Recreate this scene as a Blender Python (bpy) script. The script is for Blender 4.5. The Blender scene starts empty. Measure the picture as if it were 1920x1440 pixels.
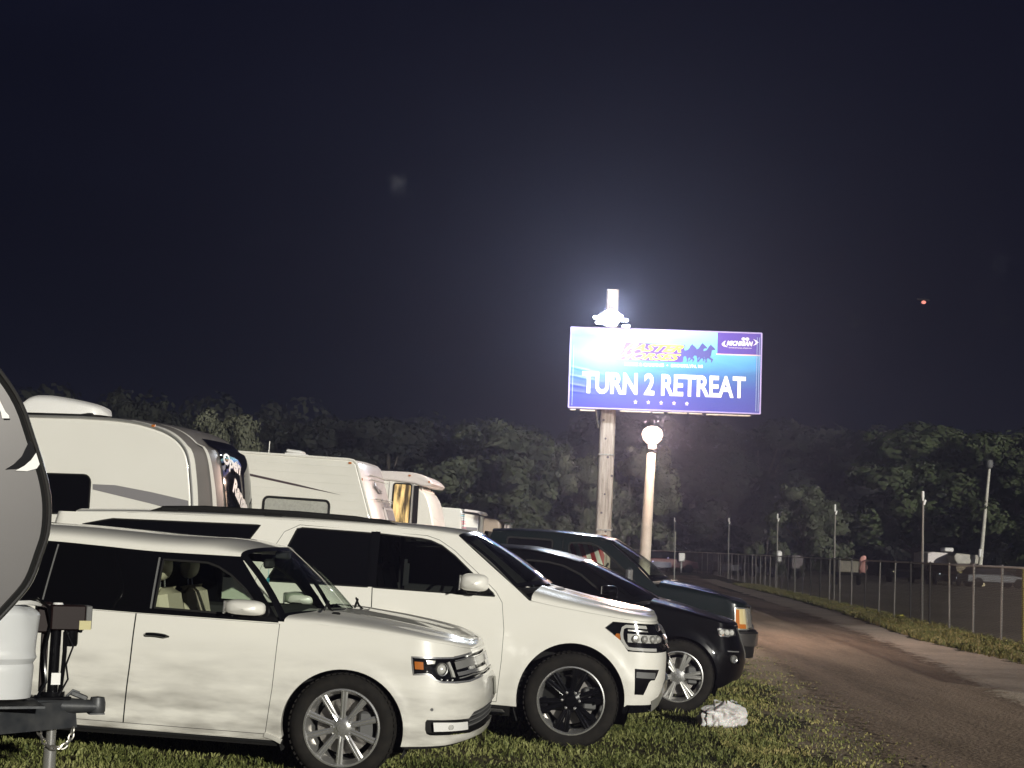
import bpy, math, random
from math import *
from mathutils import Vector, Matrix, noise
from mathutils.geometry import delaunay_2d_cdt
SC = bpy.context.scene
COL = SC.collection
random.seed(7)
R = math.radians

# ---------------------------------------------------------------- camera frame
FPX, PITCH, ROLL, EYE = 3000.0, atan(0.1), 0.037, 1.72
_fw = Vector((0, cos(PITCH), sin(PITCH))); _r0 = Vector((1, 0, 0)); _u0 = Vector((0, -sin(PITCH), cos(PITCH)))
_up = _u0*cos(ROLL)-_r0*sin(ROLL); _rt = _r0*cos(ROLL)+_u0*sin(ROLL)
EYEP = Vector((0, 0, EYE))
def at(x, y, Y):
    d = _fw+_rt*(x-960)/FPX-_up*(y-720)/FPX
    return EYEP+d*(Y/d.y)
def hgt(X, Y=0):
    X = max(X, -14)
    return 0.030*(sqrt((.8-X)**2+.25)+(.8-X))/2

# ---------------------------------------------------------------- materials
def NT(name):
    m = bpy.data.materials.new(name); m.use_nodes = True
    return m, m.node_tree, m.node_tree.nodes['Principled BSDF']
def lk(t, a, b): t.links.new(a, b)
def mat(name, col, rough=.5, metal=0, coat=0, var=None, bump=None, emit=None, spec=None, dirt=None, coords='Object'):
    m, t, b = NT(name)
    b.inputs['Base Color'].default_value = (*col, 1)
    b.inputs['Roughness'].default_value = rough
    b.inputs['Metallic'].default_value = metal
    b.inputs['Coat Weight'].default_value = coat
    b.inputs['Coat Roughness'].default_value = .04
    if spec is not None: b.inputs['Specular IOR Level'].default_value = spec
    if emit:
        b.inputs['Emission Color'].default_value = (*emit[0], 1); b.inputs['Emission Strength'].default_value = emit[1]
    tc = t.nodes.new('ShaderNodeTexCoord')
    if var:   # (scale, amount, optional second colour)
        n = t.nodes.new('ShaderNodeTexNoise'); n.inputs['Scale'].default_value = var[0]; n.inputs['Detail'].default_value = 6
        lk(t, tc.outputs[coords], n.inputs['Vector'])
        mx = t.nodes.new('ShaderNodeMix'); mx.data_type = 'RGBA'
        c2 = var[2] if len(var) > 2 else tuple(c*.45 for c in col)
        mx.inputs[6].default_value = (*col, 1); mx.inputs[7].default_value = (*c2, 1)
        r = t.nodes.new('ShaderNodeMapRange'); r.inputs[1].default_value = .5-.25/max(var[1], .01)*.5; r.inputs[2].default_value = .72
        r.inputs[1].default_value = .38; r.inputs[3].default_value = 0; r.inputs[4].default_value = var[1]
        lk(t, n.outputs['Fac'], r.inputs[0]); lk(t, r.outputs[0], mx.inputs[0]); lk(t, mx.outputs[2], b.inputs['Base Color'])
    if bump:
        n2 = t.nodes.new('ShaderNodeTexNoise'); n2.inputs['Scale'].default_value = bump[0]; n2.inputs['Detail'].default_value = 5
        lk(t, tc.outputs[coords], n2.inputs['Vector'])
        bp = t.nodes.new('ShaderNodeBump'); bp.inputs['Strength'].default_value = bump[1]; bp.inputs['Distance'].default_value = bump[2] if len(bump) > 2 else .01
        lk(t, n2.outputs['Fac'], bp.inputs['Height']); lk(t, bp.outputs[0], b.inputs['Normal'])
    return m
def paint(name, col, dust_refl, rough=.35, dust_refl_amt=.5, top=.75, metal=0.0, spec=.5, coat=.9):
    """car paint: coat over base, low mottling paints in reflected bands, with some road dirt"""
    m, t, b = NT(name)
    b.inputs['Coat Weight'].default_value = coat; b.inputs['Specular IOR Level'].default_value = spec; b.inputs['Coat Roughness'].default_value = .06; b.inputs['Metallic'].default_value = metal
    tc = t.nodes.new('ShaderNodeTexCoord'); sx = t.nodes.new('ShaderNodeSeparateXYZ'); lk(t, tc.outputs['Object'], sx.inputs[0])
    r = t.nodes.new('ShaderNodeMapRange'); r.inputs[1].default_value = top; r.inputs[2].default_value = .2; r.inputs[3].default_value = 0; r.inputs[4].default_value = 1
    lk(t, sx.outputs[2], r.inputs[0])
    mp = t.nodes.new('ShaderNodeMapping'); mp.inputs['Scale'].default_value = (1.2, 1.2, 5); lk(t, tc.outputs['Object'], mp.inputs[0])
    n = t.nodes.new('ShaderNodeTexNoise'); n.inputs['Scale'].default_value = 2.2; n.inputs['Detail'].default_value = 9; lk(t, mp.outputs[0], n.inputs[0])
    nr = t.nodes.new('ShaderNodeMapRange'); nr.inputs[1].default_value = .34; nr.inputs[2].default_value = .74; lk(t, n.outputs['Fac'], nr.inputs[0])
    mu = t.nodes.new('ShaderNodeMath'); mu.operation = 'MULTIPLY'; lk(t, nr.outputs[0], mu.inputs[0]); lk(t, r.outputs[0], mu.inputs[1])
    m2 = t.nodes.new('ShaderNodeMath'); m2.operation = 'MULTIPLY'; m2.use_clamp = True; m2.inputs[1].default_value = dust_refl_amt*1.8; lk(t, mu.outputs[0], m2.inputs[0])
    mx = t.nodes.new('ShaderNodeMix'); mx.data_type = 'RGBA'; mx.inputs[6].default_value = (*col, 1); mx.inputs[7].default_value = (*dust_refl, 1)
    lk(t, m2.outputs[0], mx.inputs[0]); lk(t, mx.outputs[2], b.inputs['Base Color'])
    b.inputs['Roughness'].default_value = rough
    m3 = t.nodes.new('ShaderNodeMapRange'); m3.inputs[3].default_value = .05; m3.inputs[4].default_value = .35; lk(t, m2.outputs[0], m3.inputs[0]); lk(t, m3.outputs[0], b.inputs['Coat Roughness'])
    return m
def glass(name, tint, ior=1.5, rough=.01):
    m = bpy.data.materials.new(name); m.use_nodes = True; t = m.node_tree; t.nodes.clear()
    o = t.nodes.new('ShaderNodeOutputMaterial'); tr = t.nodes.new('ShaderNodeBsdfTransparent'); tr.inputs[0].default_value = (*tint, 1)
    g = t.nodes.new('ShaderNodeBsdfGlossy'); g.inputs['Roughness'].default_value = rough
    lw = t.nodes.new('ShaderNodeLayerWeight'); lw.inputs[0].default_value = .5; pw = t.nodes.new('ShaderNodeMath'); pw.operation = 'POWER'; pw.inputs[1].default_value = 5; lk(t, lw.outputs['Facing'], pw.inputs[0])
    f = t.nodes.new('ShaderNodeMath'); f.operation = 'MULTIPLY_ADD'; f.inputs[1].default_value = .85; f.inputs[2].default_value = ((ior-1)/(ior+1))**2*1.6; lk(t, pw.outputs[0], f.inputs[0])
    mx = t.nodes.new('ShaderNodeMixShader'); lk(t, f.outputs[0], mx.inputs[0]); lk(t, tr.outputs[0], mx.inputs[1]); lk(t, g.outputs[0], mx.inputs[2]); lk(t, mx.outputs[0], o.inputs[0])
    return m
def emis(name, col, s):
    return mat(name, (.02, .02, .02), .4, emit=(col, s))
M = {}
M['white'] = paint('white_paint', (.79, .77, .71), (.27, .255, .23), dust_refl_amt=.65, top=.95)  # low grey mottling stands in for bands mirrored in the doors
M['white2'] = paint('bright_white_paint', (.81, .79, .73), (.38, .36, .30), dust_refl_amt=.28, top=.8)  # same painted-in door reflections, fainter
M['black'] = paint('black_paint', (.0015, .0015, .002), (.02, .018, .016), dust_refl_amt=.03, top=.5, rough=.3, spec=.05, coat=.55)
M['green'] = paint('dark_green_paint', (.0035, .008, .007), (.03, .028, .022), dust_refl_amt=.12, top=.7, rough=.2)
M['blackgloss'] = mat('gloss_black_trim', (.004, .004, .005), .12, spec=.4)
M['blacktrim'] = mat('black_plastic', (.010, .0095, .009), .6, bump=(120, .2, .002), spec=.2)
M['dark'] = mat('dark_shadow_liner', (.004, .004, .004), .95)
M['chrome'] = mat('chrome', (.80, .79, .77), .19, .82, coat=1)
M['satin'] = mat('satin_alloy', (.62, .61, .58), .34, .7, coat=.5)
M['tyre'] = mat('tyre_rubber', (.013, .012, .011), .85, bump=(60, .4, .004), var=(18, .5, (.030, .026, .022)), spec=.15)
M['disc'] = mat('brake_disc_steel', (.35, .33, .31), .4, .8)
M['amber'] = mat('amber_lens', (.50, .15, .02), .25, coat=.6)
M['lens'] = mat('clear_lamp_lens', (.75, .74, .70), .12, .3, coat=1)
M['warmlens'] = mat('warm_lamp_lens', (.85, .70, .36), .15, .2, coat=1)
M['white_plastic'] = mat('white_plastic', (.78, .77, .75), .4)
M['glass'] = glass('clear_glass', (.80, .85, .79), 1.4)
M['wglass'] = glass('windscreen_glass', (.82, .88, .82), 1.22)
M['privacy'] = mat('privacy_glass', (.003, .003, .004), .03, spec=.45)
M['tintglass'] = glass('tinted_glass', (.16, .17, .17), 1.4)
M['cover'] = glass('lamp_cover_clear', (.95, .95, .95), 1.35)
M['dullchrome'] = mat('dull_chrome', (.16, .155, .15), .22, .8, coat=.6)
M['cream'] = mat('cream_leather', (.62, .56, .43), .55, bump=(30, .2, .005))
M['interior'] = mat('dark_interior', (.02, .02, .02), .8)
M['greyplastic'] = mat('grey_plastic', (.12, .12, .12), .6)

# ---------------------------------------------------------------- mesh accumulation
class MA:
    def __init__(s): s.v = []; s.f = []; s.n = []; s.m = []
    def add(s, vs, fs, ns=None, m=0):
        o = len(s.v); s.v += [tuple(p) for p in vs]; s.f += [tuple(i+o for i in f) for f in fs]; s.m += [m]*len(fs)
        s.n += [tuple(q) for q in ns] if ns else [None]*len(vs)
        return s
    def mirror(s):
        o = len(s.v); n = o
        s.v += [(x, -y, z) for x, y, z in s.v[:n]]
        s.n += [None if q is None else (q[0], -q[1], q[2]) for q in s.n[:n]]
        k = len(s.f); s.f += [tuple(i+o for i in reversed(f)) for f in s.f[:k]]; s.m += s.m[:k]
        return s
    def box(s, c, d, rot=None, bev=0, m=0, taper=1):
        x, y, z = d[0]/2, d[1]/2, d[2]/2
        if bev <= 0:
            P = [(a*x*(taper if q > 0 else 1), b*y*(taper if q > 0 else 1), q*z) for q in (-1, 1) for b in (-1, 1) for a in (-1, 1)]
            F = [(0, 2, 3, 1), (4, 5, 7, 6), (0, 1, 5, 4), (2, 6, 7, 3), (0, 4, 6, 2), (1, 3, 7, 5)]
        else:
            bev = min(bev, x*.9, y*.9, z*.9); P = []; F = []
            rings = [(-z, bev), (-z+bev, 0), (z-bev, 0), (z, bev)]
            for (zz, i) in rings:
                for (a, b) in ((1, 1), (-1, 1), (-1, -1), (1, -1)):
                    xx, yy = x-i, y-i
                    p = [(a*(xx), b*(yy-bev)), (a*(xx-bev), b*(yy))]
                    if a*b < 0: p.reverse()
                    P += [(u, v, zz) for u, v in p]
            for k in range(3):
                for j in range(8): F.append((k*8+j, k*8+(j+1) % 8, k*8+8+(j+1) % 8, k*8+8+j))
            F.append(tuple(reversed(range(8)))); F.append(tuple(range(24, 32)))
        Mx = (rot if rot else Matrix.Identity(3)).to_3x3()
        c = Vector(c); return s.add([c+Mx@Vector(p) for p in P], F, m=m)
    def tube(s, pts, r, seg=8, cap=True, m=0):
        pts = [Vector(p) for p in pts]; rr = r if isinstance(r, (list, tuple)) else [r]*len(pts)
        V = []; F = []; pa = None
        for i, p in enumerate(pts):
            d = (pts[min(i+1, len(pts)-1)]-pts[max(i-1, 0)])
            d = d.normalized() if d.length > 1e-9 else Vector((0, 0, 1))
            if pa is None:
                pa = d.orthogonal().normalized()
            else:
                pa = (pa-d*pa.dot(d)); pa = pa.normalized() if pa.length > 1e-6 else d.orthogonal().normalized()
            b = d.cross(pa)
            for k in range(seg):
                a = 2*pi*k/seg; V.append(p+pa*cos(a)*rr[i]+b*sin(a)*rr[i])
        for i in range(len(pts)-1):
            for k in range(seg): F.append((i*seg+k, i*seg+(k+1) % seg, i*seg+seg+(k+1) % seg, i*seg+seg+k))
        if cap: F.append(tuple(reversed(range(seg)))); F.append(tuple(range(len(V)-seg, len(V))))
        return s.add(V, F, m=m)
    def lathe(s, prof, seg=40, axis='y', c=(0, 0, 0), m=0, close=False):
        V = []; F = []; c = Vector(c)
        for (r, h) in prof:
            for k in range(seg):
                a = 2*pi*k/seg
                p = (r*cos(a), h, r*sin(a)) if axis == 'y' else ((r*cos(a), r*sin(a), h) if axis == 'z' else (h, r*cos(a), r*sin(a)))
                V.append(c+Vector(p))
        n = len(prof)
        for i in range(n-1):
            for k in range(seg):
                q = (i*seg+k, i*seg+(k+1) % seg, i*seg+seg+(k+1) % seg, i*seg+seg+k)
                F.append(q if axis != 'y' else tuple(reversed(q)))
        return s.add(V, F, m=m)
    def grid(s, fn, nu, nv, m=0, mf=None):
        V = [fn(i/(nu-1), j/(nv-1)) for i in range(nu) for j in range(nv)]; F = []
        for i in range(nu-1):
            for j in range(nv-1): F.append((i*nv+j, i*nv+nv+j, i*nv+nv+j+1, i*nv+j+1))
        s.add(V, F, m=m)
        if mf:
            k = len(s.m)-len(F)
            for i in range(nu-1):
                for j in range(nv-1): s.m[k+i*(nv-1)+j] = mf((i+.5)/(nu-1), (j+.5)/(nv-1))
        return s
    def prism(s, poly, y0, y1, m=0):
        """polygon in (x,z) extruded along y"""
        n = len(poly); A = sum(poly[i][0]*poly[(i+1) % n][1]-poly[(i+1) % n][0]*poly[i][1] for i in range(n))
        if A < 0: poly = poly[::-1]
        V = [(x, y0, z) for x, z in poly]+[(x, y1, z) for x, z in poly]
        F = [tuple(range(n)), tuple(reversed(range(n, 2*n)))]+[((i+1) % n, i, i+n, (i+1) % n+n) for i in range(n)]
        return s.add(V, F, m=m)
    def build(s, name, mats, parent=None, smooth=True, tr=None):
        me = bpy.data.meshes.new(name); me.from_pydata(s.v, [], s.f)
        for q in (mats if isinstance(mats, (list, tuple)) else [mats]): me.materials.append(q)
        if any(s.m): me.polygons.foreach_set('material_index', s.m)
        if smooth is True:
            me.polygons.foreach_set('use_smooth', [True]*len(s.f))
            if s.n and all(q is not None for q in s.n): me.normals_split_custom_set_from_vertices(s.n)
            else:
                try: me.set_sharp_from_angle(angle=R(38))
                except Exception: pass
        me.update()
        o = bpy.data.objects.new(name, me); COL.objects.link(o)
        if tr is not None: o.matrix_local = tr
        if parent is not None: o.parent = parent
        return o
def each(ma, name, mt, parent):
    """every separate piece of the mesh becomes an object of its own"""
    par = list(range(len(ma.v)))
    def fd_(i):
        while par[i] != i: par[i] = par[par[i]]; i = par[i]
        return i
    for f in ma.f:
        a = fd_(f[0])
        for i in f[1:]: par[fd_(i)] = a
    G = {}
    for k, f in enumerate(ma.f): G.setdefault(fd_(f[0]), []).append(k)
    out = []
    for ks in G.values():
        ids = sorted({i for k in ks for i in ma.f[k]}); mp = {v: j for j, v in enumerate(ids)}; m = MA()
        m.v = [ma.v[i] for i in ids]; m.n = [ma.n[i] for i in ids]; m.f = [tuple(mp[i] for i in ma.f[k]) for k in ks]; m.m = [ma.m[k] for k in ks]
        out.append(m.build(name, mt, parent))
    return out
def empty(name, loc=(0, 0, 0), rot=None, parent=None):
    o = bpy.data.objects.new(name, None); COL.objects.link(o); o.empty_display_size = .2
    if rot is not None: o.matrix_local = Matrix.Translation(loc) @ rot.to_4x4()
    else: o.location = loc
    if parent is not None: o.parent = parent
    return o
def tag(o, label, cat, group=None, kind=None):
    if label: o['label'] = label
    if cat: o['category'] = cat
    if group: o['group'] = group
    if kind: o['kind'] = kind
    return o
def kids(o): return [c for c in bpy.data.objects if c.parent == o]
def copytree(o, parent=None):
    c = o.copy(); COL.objects.link(c)
    if parent is not None: c.parent = parent
    for k in kids(o): copytree(k, c)
    return c
def inpoly(x, y, P):
    c = False; n = len(P); j = n-1
    for i in range(n):
        xi, yi = P[i]; xj, yj = P[j]
        if (yi > y) != (yj > y) and x < (xj-xi)*(y-yi)/(yj-yi)+xi: c = not c
        j = i
    return c
def densify(P, st, closed=True):
    out = []; n = len(P)
    for i in range(n if closed else n-1):
        a = P[i]; b = P[(i+1) % n]; k = max(1, int(hypot(b[0]-a[0], b[1]-a[1])/st))
        for q in range(k): out.append((a[0]+(b[0]-a[0])*q/k, a[1]+(b[1]-a[1])*q/k))
    if not closed: out.append(P[-1])
    return out
def segd(px, py, a, b):
    dx, dy = b[0]-a[0], b[1]-a[1]; L = dx*dx+dy*dy
    t = 0 if L == 0 else max(0, min(1, ((px-a[0])*dx+(py-a[1])*dy)/L))
    return hypot(px-a[0]-dx*t, py-a[1]-dy*t)
def cdt(poly, holes=(), g=.05):
    loops = [densify(poly, g)]+[densify(h, g) for h in holes]
    pts = []; edges = []
    for L in loops:
        o = len(pts); pts += L; edges += [(o+i, o+(i+1) % len(L)) for i in range(len(L))]
    xs = [p[0] for p in loops[0]]; ys = [p[1] for p in loops[0]]
    cell = {}
    for (a, b) in edges:
        p = pts[a]; cell.setdefault((int(p[0]//(2*g)), int(p[1]//(2*g))), []).append((pts[a], pts[b]))
    x = min(xs)+g/2
    inner = []
    while x < max(xs):
        y = min(ys)+g/2
        while y < max(ys):
            if inpoly(x, y, loops[0]) and not any(inpoly(x, y, h) for h in loops[1:]):
                ci, cj = int(x//(2*g)), int(y//(2*g)); ok = True
                for a in (-1, 0, 1):
                    for b in (-1, 0, 1):
                        for sg in cell.get((ci+a, cj+b), ()):
                            if segd(x, y, *sg) < g*.45: ok = False; break
                        if not ok: break
                    if not ok: break
                if ok: inner.append((x, y))
            y += g
        x += g
    V, E_, F, _, _, _ = delaunay_2d_cdt([Vector(p) for p in pts+inner], edges, [], 0, 1e-6)
    V = [(p.x, p.y) for p in V]; out = []
    for f in F:
        cx = sum(V[i][0] for i in f)/3; cy = sum(V[i][1] for i in f)/3
        if not inpoly(cx, cy, loops[0]) or any(inpoly(cx, cy, h) for h in loops[1:]): continue
        a, b, c = [V[i] for i in f]
        if (b[0]-a[0])*(c[1]-a[1])-(b[1]-a[1])*(c[0]-a[0]) < 0: f = f[::-1]
        out.append(tuple(f))
    return V, out
def arc(cx, cz, rx, rz, a0, a1, n=24):
    return [(cx+rx*cos(R(a0+(a1-a0)*i/n)), cz+rz*sin(R(a0+(a1-a0)*i/n))) for i in range(n+1)]
def rrect(x0, z0, x1, z1, r, n=4):
    return arc(x1-r, z1-r, r, r, 0, 90, n)+arc(x0+r, z1-r, r, r, 90, 180, n)+arc(x0+r, z0+r, r, r, 180, 270, n)+arc(x1-r, z0+r, r, r, 270, 360, n)
def lerp1(tab,z):
    # smooth monotone-ish interpolation through (z,v)
    if z<=tab[0][0]: return tab[0][1]
    if z>=tab[-1][0]: return tab[-1][1]
    for i in range(len(tab)-1):
        if z<=tab[i+1][0]:
            z0,a=tab[i];z1,b=tab[i+1];h=z1-z0;s=(b-a)/h
            def slope(j):
                if j==0 or j==len(tab)-1: return None
                s0=(tab[j][1]-tab[j-1][1])/(tab[j][0]-tab[j-1][0]);s1=(tab[j+1][1]-tab[j][1])/(tab[j+1][0]-tab[j][0])
                return 0 if s0*s1<=0 else 2*s0*s1/(s0+s1)
            m0=slope(i);m1=slope(i+1);m0=s if m0 is None else m0;m1=s if m1 is None else m1
            t=(z-z0)/h
            return a*(2*t**3-3*t*t+1)+m0*h*(t**3-2*t*t+t)+b*(-2*t**3+3*t*t)+m1*h*(t**3-t*t)
class Body:
    def __init__(s,W,xc,Xf,n,xr,Xr,nr=5,arch=(),plan=.02):
        s.W,s.xc,s.Xf,s.n,s.xr,s.Xr,s.nr,s.arch,s.plan=W,xc,Xf,n,xr,Xr,nr,arch,plan
        s.tf=s.table(lerp1(Xf,.7)-xc,lerp1(W,.7),n); s.tr=s.table(xr-lerp1(Xr,.7),lerp1(W,.7),nr)
        s.umax=xc+s.tf[-1][0]; s.umin=xr-s.tr[-1][0]
    def table(s,a,b,n):
        out=[];L=0;p=None
        for i in range(401):
            t=pi/2*i/400; x=a*max(sin(t),0)**(2/n);y=b*max(cos(t),0)**(2/n)
            if p: L+=hypot(x-p[0],y-p[1])
            p=(x,y);out.append((L,t))
        return out
    def inv(s,T,L):
        if L<=0:return 0.
        if L>=T[-1][0]: return pi/2
        lo,hi=0,400
        while hi-lo>1:
            m=(lo+hi)//2
            if T[m][0]<=L: lo=m
            else: hi=m
        a,b=T[lo],T[hi]; return a[1]+(b[1]-a[1])*(L-a[0])/max(b[0]-a[0],1e-9)
    def S(s,u,z):
        w=lerp1(s.W,z)
        mid=(s.xc+s.xr)/2;half=(s.xc-s.xr)/2
        w-=s.plan*abs((min(max(u,s.xr),s.xc)-mid)/half)**3
        fl=0
        for (ax,az,ra,h,wd) in s.arch:
            d=hypot(u-ax,z-az)-ra
            fl+=h*exp(-(d/wd)**2) if d>0 else h
            if z<az and abs(u-ax)<ra: pass
        if u>s.xc:
            t=s.inv(s.tf,u-s.xc);n=s.n;a=lerp1(s.Xf,z)-s.xc
            return (s.xc+a*max(sin(t),0)**(2/n),-(w)*max(cos(t),0)**(2/n)-fl*cos(t),z)
        if u<s.xr:
            t=s.inv(s.tr,s.xr-u);n=s.nr;a=s.xr-lerp1(s.Xr,z)
            return (s.xr-a*max(sin(t),0)**(2/n),-(w)*max(cos(t),0)**(2/n)-fl*cos(t),z)
        return (u,-w-fl,z)

# ---------------------------------------------------------------- car kit
FRW = [(.4, .39), (.6, .578), (.8, .79), (1.0, 1.045), (1.1, 1.21), (1.2, 1.40)]
class Kit:
    def __init__(s, B, name, label, cat, O, th, group=None, slope=-.034, warp=()):
        th = R(th)
        h = Vector((cos(th), -sin(th), slope*cos(th))).normalized(); l = Vector((sin(th), cos(th), 0)); u = h.cross(l)
        rot = Matrix((h, l, u)).transposed()
        s.B = B; s.wt = [(B.umin, B.umin)]+list(warp)+[(0, 0)]+[q for q in FRW if q[0] < B.umax-.05]+[(B.umax, B.umax)]; s.root = tag(empty(name, O, rot), label, cat, group)
    def X(s, u):
        T = s.wt
        if u <= T[0][0]: return u
        for i in range(len(T)-1):
            if u <= T[i+1][0]: return T[i][1]+(T[i+1][1]-T[i][1])*(u-T[i][0])/(T[i+1][0]-T[i][0])
        return T[-1][1]
    def P(s, u, z, off=0):
        B = s.B; e = 1e-3; u = s.X(u)
        p = Vector(B.S(u, z))
        u1, u0 = min(u+e, B.umax), max(u-e, B.umin)
        du = Vector(B.S(u1, z))-Vector(B.S(u0, z)); dz = Vector(B.S(u, z+e))-Vector(B.S(u, z-e))
        n = du.cross(dz)
        n = n.normalized() if n.length > 1e-12 else Vector((0, -1, 0))
        return p+n*off, n
    def skin(s, ma, poly, holes=(), off=0, g=.05, m=0):
        V, F = cdt(poly, holes, g); vs = []; ns = []
        for (u, z) in V:
            p, n = s.P(u, z, off); vs.append(p); ns.append(n)
        ma.add(vs, F, ns, m)
    def panel(s, name, poly, mt, holes=(), off=0, g=.05, both=True, parent=None, label=None):
        ma = MA(); s.skin(ma, poly, holes, off, g)
        if both: ma.mirror()
        o = ma.build(name, mt, parent or s.root)
        if label: o['label'] = label
        return o
    def sides(s, name, poly, mt, holes=(), off=0, g=.05, parents=None, label=None):
        """one mesh on each side of the car"""
        r = []
        for k in (0, 1):
            ma = MA(); s.skin(ma, poly, holes, off, g)
            if k:
                ma.mirror(); h = len(ma.v)//2; f = len(ma.f)//2
                ma.v = ma.v[h:]; ma.n = ma.n[h:]; ma.f = [tuple(i-h for i in q) for q in ma.f[f:]]; ma.m = ma.m[f:]
            o = ma.build(name, mt, parents[k] if parents else s.root); r.append(o)
            if label: o['label'] = label
        return r
    def line(s, pts, w, off):
        """polygon ribbon along a polyline in (u,z)"""
        L = []; Rr = []
        for i, p in enumerate(pts):
            a = pts[max(i-1, 0)]; b = pts[min(i+1, len(pts)-1)]; d = hypot(b[0]-a[0], b[1]-a[1]) or 1
            nx, nz = -(b[1]-a[1])/d*w/2, (b[0]-a[0])/d*w/2
            L.append((p[0]+nx, p[1]+nz)); Rr.append((p[0]-nx, p[1]-nz))
        return L+Rr[::-1]
    def ribbon(s, ma, pts, w, off, depth=0, m=0):
        pts = densify(pts, .03, False); V = []; F = []; N = []
        for i, p in enumerate(pts):
            a = pts[max(i-1, 0)]; b = pts[min(i+1, len(pts)-1)]; d = hypot(b[0]-a[0], b[1]-a[1]) or 1
            nx, nz = -(b[1]-a[1])/d*w/2, (b[0]-a[0])/d*w/2
            for (k, o) in ((1, off-depth), (1, off), (-1, off), (-1, off-depth)):
                q, n = s.P(p[0]+nx*k, p[1]+nz*k, o); V.append(q)
        for i in range(len(pts)-1):
            for k in range(3 if depth else 1):
                kk = k if depth else 1
                F.append((i*4+kk, i*4+4+kk, i*4+4+kk+1, i*4+kk+1))
        ma.add(V, F, m=m); return ma
    def rim_edge(s, ma, pts, depth, m=0, off=0):
        """turned-in lip along an open or closed (u,z) path, going inwards (+y)"""
        V = []; F = []
        for p in pts:
            q, n = s.P(p[0], p[1], off); V.append(q); V.append(q-n*depth)
        for i in range(len(pts)-1): F.append((2*i, 2*i+1, 2*i+3, 2*i+2)); F.append((2*i, 2*i+2, 2*i+3, 2*i+1))
        ma.add(V, F[::2], m=m)
    def hood(s, bnd, xs0, xs1, dz0, dz1, mt, n=2.6, name='hood', ridge=0):
        B = s.B; bd = densify([(s.X(u_), z_) for u_, z_ in bnd], .04, False); xa = bd[0][0]; xm = lerp1(B.Xf, bd[-1][1])
        pts = [Vector(B.S(u, z)) for u, z in bd]; N = len(pts); U0, U1 = bd[0][0], bd[-1][0]; K = 26
        V = []; F = []
        for i, p in enumerate(pts):
            t = .72*(p.x-xa)/(xm-xa)+.28*(bd[i][0]-U0)/(U1-U0); t = max(0, min(1, t))
            sp = xs0+(xs1-xs0)*t; dz = dz0+(dz1-dz0)*t
            row = []
            for k in range(K+1):
                q = (k/K)**1.6
                g = (1-(1-q)**n)**(1/n)
                rz = ridge*exp(-((q-.42)/.10)**2)
                row.append(Vector((p.x+(sp-p.x)*q, p.y*(1-q), p.z+dz*g+rz)))
            V += row
        for i in range(N-1):
            for k in range(K): a = i*(K+1)+k; F.append((a, a+K+1, a+K+2, a+1))
        ma = MA().add(V, F); ma.mirror(); return ma.build(name, mt, s.root)
    def roof(s, edge, crown, fb, rb, mt, n=2.4, name='roof', nx=40):
        B = s.B; edge = [(s.X(p[0]), p[1]) for p in edge]; crown = [(s.X(p[0]), p[1]) for p in crown]; xs = [p[0] for p in edge]; tab = sorted([(p[0], p[1]) for p in edge]); x1, x0 = max(xs), min(xs)
        cr = sorted(crown)
        def fn(a, b):
            x = x1+(x0-x1)*a; z = lerp1(tab, x); q = -1+2*b
            sg = 1 if q > 0 else -1; q = sg*(1-(1-abs(q))**1.7) if True else q
            e = B.S(x, z); g = (max(0, 1-abs(q)**n))**(1/n)
            bow = fb*(1-a)**6-rb*a**6
            return Vector((x+bow*(1-q*q), abs(e[1])*q, z+lerp1(cr, x)*g))
        return MA().grid(fn, nx, 41).build(name, mt, s.root)
    def windscreen(s, base, top, fbb, fbt, cb, ct, mt, frit, n=2.4, bulge=.02):
        B = s.B; bp = Vector(B.S(s.X(base[0]), base[1])); tp = Vector(B.S(s.X(top[0]), top[1]))
        def fn(a, b):
            q = -1+2*b; sg = 1 if q > 0 else -1; q = sg*(1-(1-abs(q))**1.7)
            c = bp.lerp(tp, a); g = max(0, 1-abs(q)**n)**(1/n)
            bl = bulge*sin(pi*a)
            return Vector((c.x+(fbb+(fbt-fbb)*a)*(1-q*q)+bl, abs(c.y)*q, c.z+(cb+(ct-cb)*a)*g+bl*.6))
        s.wfn = fn
        mf = lambda a, b: 1 if (a < .05 or a > .93 or b < .09 or b > .91) else 0
        return MA().grid(fn, 34, 61, mf=mf).build('windscreen', [mt, frit], s.root)
    def liners(s, xs, cz, r, W, depth=.42, mt=None):
        ma = MA()
        for x in [s.X(q) for q in xs]:
            for sg in (-1, 1):
                V = []; F = []; n = 20
                for i in range(n+1):
                    a = R(-25+230*i/n)
                    for y in (W-.03, W-depth): V.append((x+r*cos(a), sg*y, cz+r*sin(a)))
                for i in range(n): F.append((2*i, 2*i+1, 2*i+3, 2*i+2))
                ma.add(V, F)
                o_ = len(ma.v)-2*(n+1); ma.f.append(tuple(o_+2*i+1 for i in range(n+1))); ma.m.append(0)
        each(ma, 'wheel_arch_liner', mt or M['dark'], s.root)
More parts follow.
